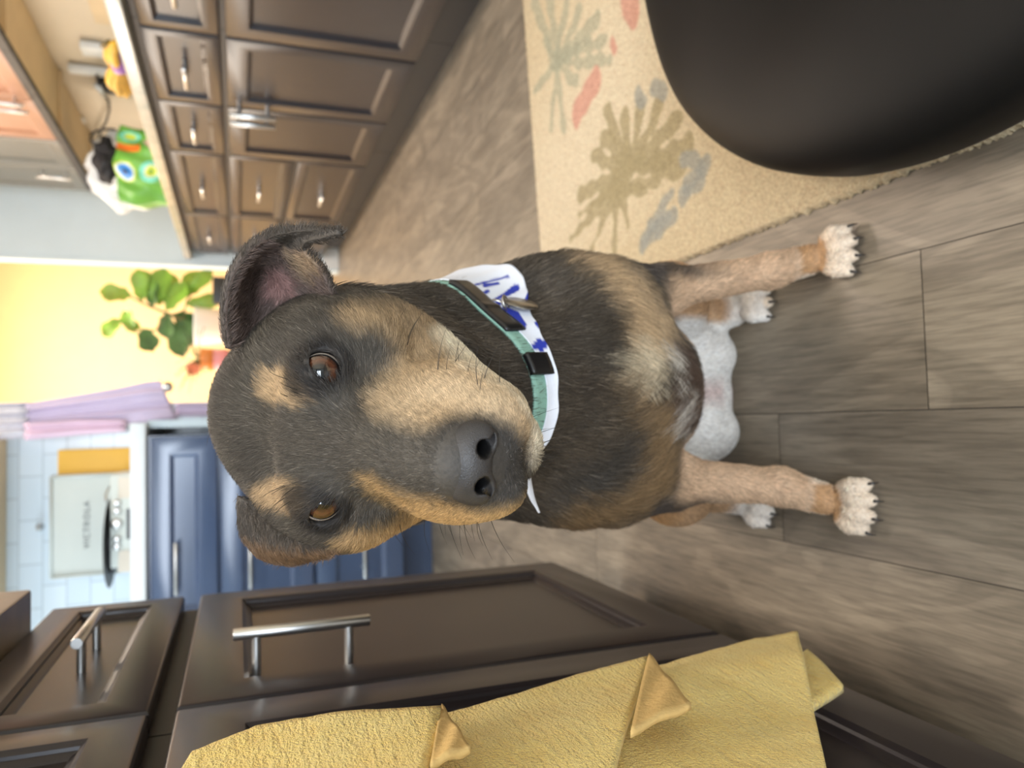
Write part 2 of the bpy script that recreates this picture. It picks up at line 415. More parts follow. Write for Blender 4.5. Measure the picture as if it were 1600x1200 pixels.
# --- right run
RX = 1.10
def right_panel(name, y0, y1, z0, z1, root, fw=.05, mat='cab'):
    return panel(name, (RX, y1 - .003, z0), (0, -1, 0), (-1, 0, 0), y1 - y0 - .006, z1 - z0, mat, root, fw)
def right_unit(y0, y1, label):
    root = empty('base_cabinet', (RX + .3, (y0 + y1) / 2, 0)); tag(root, label, 'cabinet', 'dark base cabinets along the right wall')
    mb = MB(); mb.box((RX + .022, y0 + .001, .115), (RX + .62, y1 - .001, .914)); mb.box((RX + .075, y0 + .001, 0), (RX + .6, y1 - .001, .115))
    mb.build('carcass', 'cab_dark', root); return root
ZT = .893; ZM0 = .690; ZM1 = .672
def right_drawer(y0, y1, z0, z1, root, zc=None):
    d = right_panel('drawer', y0, y1, z0, z1, root, .038)
    handle((RX + .010, (y0 + y1) / 2, zc or (z0 + z1) / 2), (0, 1, 0), (-1, 0, 0), .145, d, r=.0075); return d
# cabinet at the frame edge
r = right_unit(1.45, 2.249, 'near end cabinet of the right wall run, cut by the photo edge')
right_drawer(1.55 + .2, 2.247, ZM0, ZT, r); right_panel('door', 1.452, 2.247, .125, ZM1, r, .06)
right_panel('drawer', 1.452, 1.748, ZM0, ZT, r, .038)
r = right_unit(2.250, 3.248, 'two-door base cabinet with paired vertical handles in the right wall run')
right_drawer(2.252, 2.748, ZM0, ZT, r); right_drawer(2.750, 3.247, ZM0, ZT, r)
d1 = right_panel('door', 2.252, 2.748, .125, ZM1, r, .06); handle((RX, 2.712, .590), (0, 0, 1), (-1, 0, 0), .150, d1, r=.009, out=.04)
d2 = right_panel('door', 2.750, 3.247, .125, ZM1, r, .06); handle((RX, 2.786, .590), (0, 0, 1), (-1, 0, 0), .150, d2, r=.009, out=.04)
r = right_unit(3.250, 4.198, 'wide three-drawer base cabinet in the right wall run, behind the paired handles')
right_drawer(3.252, 4.197, ZM0, ZT, r); right_drawer(3.252, 4.197, .420, ZM1, r); right_drawer(3.252, 4.197, .125, .402, r)
r = right_unit(4.200, 5.13, 'farthest drawer cabinet of the right wall run, against the pale end wall')
right_drawer(4.202, 5.128, ZM0, ZT, r); right_drawer(4.202, 5.128, .420, ZM1, r); right_drawer(4.202, 5.128, .125, .402, r)
o = MB().box((RX - .03, 1.3, .916), (1.728, 5.19, .956), 0, .004).build('countertop', 'granite'); auto_smooth(o)
tag(o, 'long pale granite countertop on the right wall cabinets', 'countertop')
o = MB().box((1.722, 1.3, .957), (1.729, 3.55, 1.20)).build('backsplash', 'cab_wood')
tag(o, 'peach toned backsplash strip above the granite countertop', 'backsplash')

# --- upper wall cabinets, right
UX = 1.39; UZ = 1.428
def upper_unit(y0, y1, splits, label, mat='cab_upper', hs=()):
    root = empty('wall_cabinet', (UX + .17, (y0 + y1) / 2, UZ)); tag(root, label, 'cabinet', 'wall cabinets above the granite counter')
    mb = MB()
    mb.box((UX + .022, y0 + .001, UZ + .02), (1.728, y1 - .001, 2.3), 0)
    mb.build('carcass', mat, root)
    mb = MB(); mb.box((UX + .03, y0 + .012, UZ + .014), (1.727, y1 - .012, UZ + .0195)); mb.build('bottom_panel', 'cab_wood', root)
    mb = MB(); mb.box((UX - .004, y0, UZ - .016), (UX + .024, y1, UZ + .020), 0, .002); mb.build('light_rail', 'cab_dark', root)
    mb = MB(); mb.box((UX + .03, y1 - .03, UZ - .006), (1.727, y1 - .012, UZ + .0138)); mb.build('end_rail', 'cab_wood', root)
    ds = []
    for a, b in zip(splits[:-1], splits[1:]):
        ds.append(panel('door', (UX, b - .002, UZ + .02), (0, -1, 0), (-1, 0, 0), b - a - .004, .84, mat, root, .06))
    for (k, y) in hs: handle((UX, y, UZ + .13), (0, 0, 1), (-1, 0, 0), .17, ds[k], r=.008)
    return root
upper_unit(2.30, 3.165, [2.30, 2.73, 3.163], 'near wall cabinet at the top photo corner above the granite counter', hs=((0, 2.69), (1, 2.77)))
upper_unit(3.166, 4.11, [3.168, 3.638, 4.108], 'middle wall cabinet with paired handles above the bananas', hs=((0, 3.60), (1, 3.676)))
upper_unit(4.111, 4.94, [4.113, 4.52, 4.938], 'last wall cabinet before the pale end wall', mat='cab_upper_grey', hs=((1, 4.60),))

# --- back cabinet, facing the camera
BY = 2.62
root = empty('drawer_cabinet', (-.32, BY + .3, 0)); tag(root, 'charcoal drawer cabinet coloured with blue window sheen, facing the camera behind the dog', 'cabinet', 'charcoal cabinets coloured with blue window sheen against the tiled wall')
bx0, bx1 = -.62, -.02
mb = MB(); mb.box((bx0, BY + .022, .11), (bx1, BY + .62, .914)); mb.box((bx0, BY + .075, 0), (bx1, BY + .6, .11)); mb.build('carcass', 'cab_blue_sheen', root)
for (z0, z1, hz) in ((.712, .905, .832), (.418, .700, .615), (.118, .406, .255)):
    d = panel('drawer', (bx0 + .003, BY, z0), (1, 0, 0), (0, -1, 0), bx1 - bx0 - .006, z1 - z0, 'cab_blue_sheen', root, .06)
    handle((-.43 + .0, BY, hz), (1, 0, 0), (0, -1, 0), .16, d)
# its neighbour to the left, mostly hidden
root = empty('drawer_cabinet', (-.95, BY + .3, 0)); tag(root, 'charcoal cabinet coloured with blue window sheen beside the drawer cabinet, hidden behind the left run', 'cabinet', 'charcoal cabinets coloured with blue window sheen against the tiled wall')
mb = MB(); mb.box((-1.25, BY + .022, .11), (bx0 - .002, BY + .62, .914)); mb.box((-1.25, BY + .075, 0), (bx0 - .002, BY + .6, .11)); mb.build('carcass', 'cab_blue_sheen', root)
panel('door', (-1.247, BY, .118), (1, 0, 0), (0, -1, 0), .624, .58, 'cab_blue_sheen', root, .06)
panel('drawer', (-1.247, BY, .712), (1, 0, 0), (0, -1, 0), .624, .19, 'cab_blue_sheen', root, .06)
o = MB().box((-1.25, BY - .02, .916), (.022, 3.248, .960), 0, .004).build('countertop', 'white_counter'); auto_smooth(o)
tag(o, 'white countertop in front of the white tiled wall', 'countertop')
# pale end panel carrying the worktop end
mb = MB(); mb.box((.005, BY + .04, 0), (.03, 3.248, .915), 0, .002)
o = mb.build('end_panel', 'white_wall'); tag(o, 'pale end panel under the white countertop end', 'panel')
root = empty('wall_cabinet', (-.6, 3.08, 1.44)); tag(root, 'pale wall cabinet above the white tiled backsplash', 'cabinet')
mb = MB(); mb.box((-1.25, 2.92, 1.44), (-.02, 3.248, 2.3), 0, .003); mb.build('carcass', 'cab_wood', root)

# ------------------------------------------------------------------ things on the back counter
def text_mesh(name, body, size, loc, rot, mat, parent, depth=.0006, space=1.0):
    cu = bpy.data.curves.new(name, 'FONT'); cu.body = body; cu.size = size; cu.extrude = depth; cu.align_x = 'CENTER'; cu.align_y = 'CENTER'; cu.space_character = space
    tmp = bpy.data.objects.new(name, cu); COL.objects.link(tmp)
    dg = C.evaluated_depsgraph_get(); me = bpy.data.meshes.new_from_object(tmp.evaluated_get(dg))
    bpy.data.objects.remove(tmp)
    o = bpy.data.objects.new(name, me); COL.objects.link(o); me.materials.clear(); me.materials.append(MAT[mat])
    o.rotation_euler = rot; o.location = loc
    if parent is not None: o.parent = parent; o.matrix_parent_inverse = parent.matrix_basis.inverted()
    return o
PY = 2.86
root = empty('record_player', (-.31, PY + .1, .96)); tag(root, 'white suitcase record player with raised lid on the white counter', 'record player')
def pz(px, py, y=PY): return at_y(px, py, y)
b0, b1 = pz(208, 886), pz(172, 742)
mb = MB(); mb.box((b0[0], PY, .962), (b1[0], PY + .26, b1[2]), 0, .006); base = auto_smooth(mb.build('base', 'cream_plastic', root))
zb = b1[2]
for (y0, y1) in ((778, 746), (893, 861)):
    a, b = pz(204, y1 if y1 > y0 else y0), pz(185, min(y0, y1))
    mb = MB(); mb.box((a[0], PY - .004, a[2]), (b[0], PY + .002, b[2]), 0, .001); mb.build('speaker_grille', 'beige_cloth', base)
for yy, rr in ((786, .012), (798, .012), (818, .017), (842, .012), (853, .012)):
    c = pz(183, yy); mb = MB(); mb.lathe((c[0], PY, c[2]), [(rr, .0), (rr, -.012), (rr * .8, -.016), (rr * .3, -.017)], 24, axis='y')
    mb.build('knob', 'steel', base, smooth=True)
a, b = pz(203, 842), pz(198, 795); mb = MB(); mb.box((a[0], PY - .003, a[2]), (b[0], PY + .002, b[2])); mb.build('slot', 'black_plastic', base)
LYY = PY + .245
l0, l1 = pz(170, 898, LYY), pz(77, 743, LYY)
mb = MB(); mb.box((l0[0], LYY, zb), (l1[0], LYY + .055, l1[2]), 0, .007)
# rolled rim round the raised lid
lid = auto_smooth(mb.build('lid', 'cream_plastic', root))
mb = MB(); rimp = [(l0[0] + .006, LYY - .004, zb + .006), (l1[0] - .006, LYY - .004, zb + .006), (l1[0] - .006, LYY - .004, l1[2] - .006), (l0[0] + .006, LYY - .004, l1[2] - .006)]
for i in range(4): mb.tube([rimp[i], rimp[(i + 1) % 4]], .005, 10)
mb.build('rim', 'cream_plastic', lid, smooth=True)
c = pz(136, 820, LYY); text_mesh('lettering', 'VICTROLA', .029, (c[0], LYY - .002, c[2]), (math.pi / 2, 0, 0), 'letter', lid, space=1.3)
c = at_z(168, 845, zb + .012)
mb = MB(); cx = (pz(170, 845, PY + .14))[0]
mb.lathe((cx, PY + .088, zb + .010), [(.004, 0), (.150, .001), (.152, .002), (.150, .003), (.004, .003)], 64)
rec = mb.build('vinyl_record', 'black_plastic', smooth=False); tag(rec, 'black vinyl record lying on the white record player', 'record')
mb = MB(); mb.lathe((cx, PY + .125, zb), [(.11, 0), (.11, .008), (.107, .0095)], 48); mb.build('platter', 'black_plastic', root)
mb = MB(); c = pz(168, 768, PY + .1); mb.tube([(c[0] + .01, PY + .2, zb + .03), (c[0] - .01, PY + .12, zb + .03), (c[0] - .03, PY + .05, zb + .02)], .004, 8); mb.build('tonearm', 'steel', root)
a, b = pz(204, 739, 3.20), pz(91, 703, 3.20)
mb = MB(); mb.box((a[0] - .02, 3.19, .961), (b[0], 3.21, b[2]), 0, .004); o = mb.build('cutting_board', 'yellow_board', None); auto_smooth(o)
tag(o, 'mustard yellow board leaning on the tiles behind the record player', 'board')
c = at_y(62, 824, 3.24); mb = MB(); mb.lathe((c[0], 3.249, c[2]), [(.014, 0), (.014, -.012), (.008, -.03), (.003, -.034)], 16, axis='y')
o = mb.build('wall_hook', 'steel', None, True); tag(o, 'small metal hook on the white tiles above the record player', 'hook')

# ------------------------------------------------------------------ hanging lilac garment at the end of the tiled wall
def cloth_strip(rows, name, mat, parent=None, amp=.012, freq=5, depth=.02, seed=0):
    """rows: list of (left point, right point) pairs from top down -> pleated thick cloth"""
    nx = 40; vs = []; n = len(rows)
    R = []
    for i in range(n - 1):
        for k in range(6):
            t = k / 6; R.append((Vector(rows[i][0]).lerp(Vector(rows[i + 1][0]), t), Vector(rows[i][1]).lerp(Vector(rows[i + 1][1]), t)))
    R.append((Vector(rows[-1][0]), Vector(rows[-1][1])))
    for side in (0, 1):
        for j, (a, b) in enumerate(R):
            for i in range(nx + 1):
                s_ = i / nx; p = a.lerp(b, s_)
                dy = amp * math.sin(freq * math.pi * s_ + j * .07 + seed) + amp * .5 * math.sin(freq * 2.3 * math.pi * s_ + seed * 2 + j * .04)
                p = p + Vector((0, dy + (depth if side else 0), 0)); vs.append(p)
    fs = []; W = nx + 1; H = len(R)
    for j in range(H - 1):
        for i in range(nx):
            a = j * W + i; fs.append((a, a + 1, a + W + 1, a + W)); a += H * W; fs.append((a, a + W, a + W + 1, a + 1))
    for i in range(nx):
        fs.append((i, H * W + i, H * W + i + 1, i + 1)); a = (H - 1) * W + i; fs.append((a, a + 1, H * W + a + 1, H * W + a))
    for j in range(H - 1):
        a = j * W; fs.append((a, a + W, H * W + a + W, H * W + a)); a = j * W + nx; fs.append((a, H * W + a, H * W + a + W, a + W))
    mb = MB(); mb.add(vs, fs); return mb.build(name, mat, parent, smooth=True)
GY = 3.16
root = empty('hanging_garment', (.1, GY, 1.5)); tag(root, 'lilac garment with a fluffy white top hanging at the tiled wall end', 'garment')
G = lambda x, yl, yr, y=GY: (at_y(x, yl, y), at_y(x, yr, y))
cloth_strip([G(-60, 690, 632), G(45, 684, 628)], 'collar_fleece', 'fluffy', root, amp=.02, freq=7)
cloth_strip([G(40, 674, 630), G(100, 668, 620), G(180, 664, 606), (at_y(222, 660, GY), at_y(228, 596, GY)), (at_y(276, 655, GY), at_y(250, 594, GY))], 'body', 'lilac', root, amp=.009, freq=4, seed=1)
cloth_strip([G(38, 688, 662, GY - .03), G(120, 680, 656, GY - .03), G(196, 674, 655, GY - .03)], 'sleeve', 'lilac_pink', root, amp=.008, freq=3, seed=2)
c = at_y(262, 605, GY); mb = MB(); mb.lathe((c[0], c[1] - .01, c[2]), [(.006, .02), (.018, .01), (.02, 0), (.012, -.012)], 20, axis='y')
o = mb.build('toggle', 'steel', root, True); o['label'] = 'small dark metal toggle'
o = cloth_strip([G(274, 650, 629, 3.2), G(330, 650, 629, 3.2), G(380, 652, 629, 3.2), G(440, 652, 629, 3.2)], 'hanging_towel', 'lilac', None, amp=.006, freq=3, seed=3)
tag(o, 'lilac cloth hanging lower down beside the blue-sheened charcoal cabinet', 'cloth')

# ------------------------------------------------------------------ dining room: table, plants
TZ = .70
root = empty('dining_table', (.65, 6.2, 0)); tag(root, 'tan wooden dining table with plants in the far room', 'table')
auto_smooth(MB().box((.0, 5.75, TZ - .035), (1.35, 6.75, TZ), 0, .006).build('tabletop', 'wood_tan', root))
for x in (.06, 1.29):
    for y in (5.82, 6.68):
        MB().tube([(x, y, 0), (x, y, TZ - .035)], [.022, .032], 12).build('leg', 'wood_tan', root)
def leaf_verts(mb, base, d, up, L, W, mi=0, lobed=True):
    d = Vector(d).normalized(); s_ = d.cross(Vector(up)).normalized(); n = s_.cross(d)
    prof = [(0, .03), (.1, .14), (.25, .36), (.4, .34), (.55, .42), (.72, .5), (.88, .36), (1, .04)] if lobed else [(0, .03), (.25, .35), (.5, .5), (.75, .38), (1, .02)]
    vs = []
    for (t, wv) in prof:
        p = Vector(base) + d * L * t - n * L * .35 * t * t
        vs += [p - s_ * W * wv + n * W * .12, p, p + s_ * W * wv + n * W * .12]
    off = len(vs); vs += [v - n * .002 for v in vs]
    fs = []
    for i in range(len(prof) - 1):
        for k in (0, 1):
            a = i * 3 + k; fs.append((a, a + 1, a + 4, a + 3)); a += off; fs.append((a, a + 3, a + 4, a + 1))
    mb.add(vs, fs, mi)
root = empty('fiddle_leaf_fig', (.82, 6.25, TZ)); tag(root, 'green fiddle leaf fig in a white pot on the dining table', 'potted plant')
P6 = lambda px, py, y=6.25: Vector(at_y(px, py, y))
pc = P6(330, 510)
MB().lathe((pc.x, 6.25, TZ + .001), [(.10, 0), (.125, .02), (.145, .22), (.15, .25), (.135, .25), (.13, .21), (.02, .21)], 36).build('pot', 'white', root, True)
mb = MB(); top = Vector((pc.x, 6.25, TZ + .21))
knots = [P6(285, 500), P6(262, 490), P6(232, 478), P6(205, 465), P6(185, 455)]
mb.tube([top] + knots, [.014, .013, .011, .009, .007, .005], 8)
mb.tube([knots[1], P6(245, 515), P6(215, 520), P6(185, 502)], [.009, .007, .006, .004], 8)
mb.tube([knots[0], P6(292, 470), P6(305, 450)], [.008, .006, .004], 8)
mb.tube([knots[0], P6(296, 540), P6(285, 560)], [.008, .006, .004], 8)
mb.build('trunk', 'stem', root, True)
lr = random.Random(3)
LV = [((205, 462), (166, 455), .20, .14), ((232, 470), (222, 425), .20, .15), ((222, 470), (215, 430), .15, .13), ((246, 475), (250, 425), .24, .18), ((250, 478), (262, 428), .24, .18), ((262, 485), (275, 455), .24, .17),
      ((285, 470), (300, 425), .24, .15), ((296, 462), (318, 428), .25, .13), ((290, 475), (328, 470), .25, .12), ((292, 500), (305, 525), .2, .15),
      ((190, 500), (166, 515), .17, .13), ((212, 520), (190, 488), .16, .12), ((222, 515), (190, 498), .16, .1), ((225, 515), (232, 535), .19, .16),
      ((268, 500), (278, 545), .28, .16), ((285, 500), (290, 520), .2, .16), ((262, 490), (258, 510), .18, .14), ((270, 490), (290, 500), .2, .16), ((240, 480), (238, 470), .2, .12), ((280, 520), (300, 512), .2, .12)]
for k, (a, b, L, W) in enumerate(LV):
    mb = MB(); A = P6(*a); Bp = P6(*b, 6.25 + lr.uniform(-.12, .04))
    leaf_verts(mb, A, Bp - A, (lr.uniform(-.3, .3), -1, lr.uniform(-.1, .6)), max(L, (Bp - A).length * 1.1), W)
    mb.build('leaf', 'leaf' if k < 14 and k not in (9, 13) else 'leaf_dark', root, True)
# small flowering plant
root = empty('small_potted_plant', (.45, 5.9, TZ)); tag(root, 'small spiky plant with a coral flower in an orange and pink pot', 'potted plant')
c = P6(330, 562, 5.9); pot = empty
mb = MB(); zt = P6(313, 562, 5.9).z
h = zt - TZ
mb.lathe((c.x, 5.9, TZ + .001), [(.055, 0), (.075, .01), (.078, h * .55)], 28); mb.build('pot_base', 'pinkpot', root, True)
mb = MB(); mb.lathe((c.x, 5.9, TZ + h * .55), [(.078, 0), (.082, h * .45), (.07, h * .45), (.068, h * .36), (.01, h * .36)], 28); mb.build('pot_rim', 'orange', root, True)
mb = MB()
for k in range(34):
    a = lr.uniform(0, 2 * math.pi); e = lr.uniform(.2, 1.3); d = Vector((math.cos(a) * math.cos(e), math.sin(a) * math.cos(e), math.sin(e)))
    leaf_verts(mb, (c.x, 5.9, zt - .01), d, (0, 0, 1) if e < 1.1 else (1, 0, 0), lr.uniform(.16, .27), .014, 0, False)
mb.build('foliage', 'leaf_dark', root, True)
mb = MB(); fc = P6(302, 576, 5.82)
for k in range(9):
    a = k * .7; leaf_verts(mb, fc, (math.cos(a), -.5, math.sin(a)), (0, -1, 0.01), .05, .04, 0, False)
mb.build('flower', 'coral', root, True)
mb = MB(); a, b = P6(366, 474, 5.85), P6(337, 432, 5.85)
mb.box((a.x, 5.85, TZ + .001), (b.x, 5.95, TZ + .11), 0, .008); o = auto_smooth(mb.build('speaker', 'black_plastic')); tag(o, 'small black box on the dining table beside the fig', 'speaker')

# ------------------------------------------------------------------ things on the right counter
def banana(p0, p1, bend, name_parent, r=.019):
    p0, p1 = Vector(p0), Vector(p1); m = (p0 + p1) / 2 + Vector(bend)
    pts = []; rs = []
    for k in range(13):
        t = k / 12; pts.append(p0.lerp(m, t).lerp(m.lerp(p1, t), t)); rs.append(r * (.3 + .7 * math.sin(math.pi * min(1, max(0, t * .86 + .1))) ** .6) if 0 < k < 12 else r * .28)
    mb = MB(); mb.tube(pts, rs, 10); return mb.build('banana', 'banana', name_parent, True)
BX = 1.20
root = empty('banana_bunch', (BX, 2.72, .957)); tag(root, 'bunch of yellow bananas with purple tape on the granite counter', 'bananas')
Q = lambda px, py, x=BX: Vector(at_x(px, py, x))
hub = Q(184, 96, BX); hub2 = Q(166, 75, BX + .02)
for k, (a, b) in enumerate((((180, 66), (188, 108)), ((172, 70), (186, 112)), ((186, 62), (192, 108)), ((182, 104), (178, 140)), ((190, 104), (200, 152)), ((194, 104), (206, 146)), ((186, 106), (190, 150)))):
    dx = (k % 3) * .022 - .02; banana(Q(*a, BX + dx), Q(*b, BX + dx), (0, 0, .03), root, .016)
mb = MB(); mb.tube([Q(160, 72), Q(166, 70), Q(172, 68)], [.008, .009, .013], 8); mb.build('stem', 'banana_tip', root, True)
mb = MB(); mb.tube([Q(181, 99, BX - .004), Q(196, 98, BX - .004)], [.035, .035], 16); 
for i, v in enumerate(mb.v): pass
mb.build('tape', 'purple', root, True)
WX = 1.729
def plate(px0, py0, px1, py1, name, label, cat, mat='white', th=.008):
    a, b = Vector(at_x(px1, py0, WX)), Vector(at_x(px0, py1, WX))
    mb = MB(); mb.box((WX - th, a.y, a.z), (WX, b.y, b.z), 0, .002); o = auto_smooth(mb.build(name, mat)); tag(o, label, cat); return o
def plate_c(px, py, wy, hz, name, label, cat, mat='white', th=.008):
    c = at_x(px, py, WX - .01); mb = MB(); mb.box((WX - .009 - th, c[1] - wy / 2, c[2] - hz / 2), (WX - .009, c[1] + wy / 2, c[2] + hz / 2), 0, .002)
    o = auto_smooth(mb.build(name, mat)); tag(o, label, cat); return o
plate_c(147, 73, .09, .10, 'night_light', 'small white plug-in light on the wall above the bananas', 'light', th=.03)
strip = plate_c(156, 108, .045, .26, 'power_strip', 'tall white power strip on the wall beside the bananas', 'power strip', th=.03)
plate_c(168, 125, .10, .085, 'charger', 'black charger plugged in beside the white power strip', 'charger', 'black_plastic', th=.05)
plate_c(115, 186, .075, .11, 'wall_outlet', 'white wall outlet under the wall cabinets', 'outlet')
# power cord
pts = [at_x(p[0], p[1], 1.66) for p in ((151, 118), (153, 130), (160, 146), (170, 158), (171, 172), (166, 190), (158, 204), (152, 222), (150, 240))]
mb = MB(); 
sm = []
for i in range(len(pts) - 1):
    for k in range(5): sm.append(tuple(np.array(pts[i]) * (1 - k / 5) + np.array(pts[i + 1]) * k / 5))
mb.tube(sm + [tuple(pts[-1])], .006, 8); o = mb.build('power_cord', 'black_plastic', strip, True); o['label'] = 'black power cord'
a = at_x(151, 134, 1.655); b = at_x(163, 148, 1.655); mb = MB(); mb.tube([a, b], .014, 12); mb.build('cord_adapter', 'white', strip, True)

def green_bag():
    root = empty('shopping_bag', (1.31, 4.1, .957)); tag(root, 'bright green shopping bag with eye-like round print on the granite counter', 'bag')
    nx, nz = 64, 56; W = .38; H = .25; D = .17; x0 = 1.115; y0 = 4.05
    vs = []; cols = []
    g = np.array(srgb(112, 176, 70)[:3]); gd = np.array(srgb(78, 140, 62)[:3]); bl = np.array(srgb(60, 140, 220)[:3]); wh = np.array(srgb(220, 236, 226)[:3]); nv = np.array(srgb(30, 60, 110)[:3])
    te = np.array(srgb(120, 214, 190)[:3]); yl = np.array(srgb(196, 214, 70)[:3]); og = np.array(srgb(230, 120, 40)[:3]); pk = np.array(srgb(206, 178, 160)[:3])
    def col(u, v):
        c = g * (1 - .3 * (math.sin(u * 9) * .5 + .5)) + gd * .3 * (math.sin(u * 9) * .5 + .5)
        # lettered orange band and washed stripe high on the far part
        def ell(cu, cv, ru, rv): return math.hypot((u - cu) / ru, (v - cv) / rv)
        e = ell(.40, .80, .13, .20)
        if e < 1: c = yl if e > .85 else wh if e > .7 else bl if e > .28 else nv
        e = ell(.37, .33, .14, .22)
        if e < 1: c = te if e > .62 else wh if e > .5 else yl if e > .2 else gd
        if .66 < u < .76 and v > .55: c = og
        if .58 < u < .80 and v < .5 and v < (u - .3): c = pk
        e = ell(.87, .75, .07, .2)
        if e < 1: c = te if e > .6 else yl
        return c
    for side in (0, 1):
        for j in range(nz + 1):
            v = j / nz
            for i in range(nx + 1):
                u = i / nx; bul = math.sin(math.pi * u) ** .6
                x = x0 + W * u + .01 * math.sin(7 * v + side)
                th = D * (.35 + .65 * bul) * (1 - .55 * v ** 2)
                y = y0 + D / 2 + (th / 2) * (1 if side else -1) + .006 * math.sin(13 * u + 5 * v) + .004 * math.sin(31 * u - 9 * v)
                z = .9575 + H * v * (1 - .10 * abs(u - .5) * 2) + .004 * math.sin(17 * u) * v
                vs.append((x, y, z)); cols.append(tuple(col(u, v)) + (1,))
    fs = []; Wn = nx + 1; N = Wn * (nz + 1)
    for j in range(nz):
        for i in range(nx):
            a = j * Wn + i; fs.append((a, a + 1, a + Wn + 1, a + Wn)); a += N; fs.append((a, a + Wn, a + Wn + 1, a + 1))
    for i in range(nx): fs.append((i, N + i, N + i + 1, i + 1)); 
    for j in range(nz):
        a = j * Wn; fs.append((a, a + Wn, N + a + Wn, N + a)); a += nx; fs.append((a, N + a, N + a + Wn, a + Wn))
    mb = MB(); mb.add(vs, fs); o = mb.build('bag_body', 'bag', root, True)
    ca = o.data.color_attributes.new('Col', 'FLOAT_COLOR', 'POINT'); ca.data.foreach_set('color', [c for q in cols for c in q])
    # dark bundle stuffed in the top and a strap
    bm = bmesh.new(); bmesh.ops.create_icosphere(bm, subdivisions=4, radius=1)
    for v in bm.verts:
        n = mnoise.noise(v.co * 2.2); v.co = Vector((1.33 + v.co.x * .11 * (1 + .3 * n), 4.14 + v.co.y * .05 * (1 + .3 * n), 1.245 + v.co.z * .055 * (1 + .4 * n)))
    mb = MB(); mb.bm(bm); o = mb.build('dark_jacket', 'black_cloth', None, True); tag(o, 'black cloth bundle poking out of the green bag', 'clothing')
    mb = MB(); hp = [(1.40 + .055 * math.cos(a), 4.06, 1.21 + .09 * math.sin(a)) for a in np.linspace(-.2, math.pi + .2, 16)]
    mb.tube(hp, .006, 8); mb.build('handle', 'black_cloth', root, True)
green_bag()
bm = bmesh.new(); bmesh.ops.create_icosphere(bm, subdivisions=4, radius=1)
for v in bm.verts:
    n = mnoise.noise(v.co * 3); v.co = Vector((1.36 + v.co.x * .20 * (1 + .3 * n), 4.38 + v.co.y * .10 * (1 + .3 * n), 1.16 + v.co.z * .20 * (1 + .25 * n)))
mb = MB(); mb.bm(bm); o = mb.build('plastic_bag', 'white_film', None, True); tag(o, 'crumpled white plastic bag behind the green shopping bag', 'bag')
for v in o.data.vertices: v.co.z = max(v.co.z, .958)

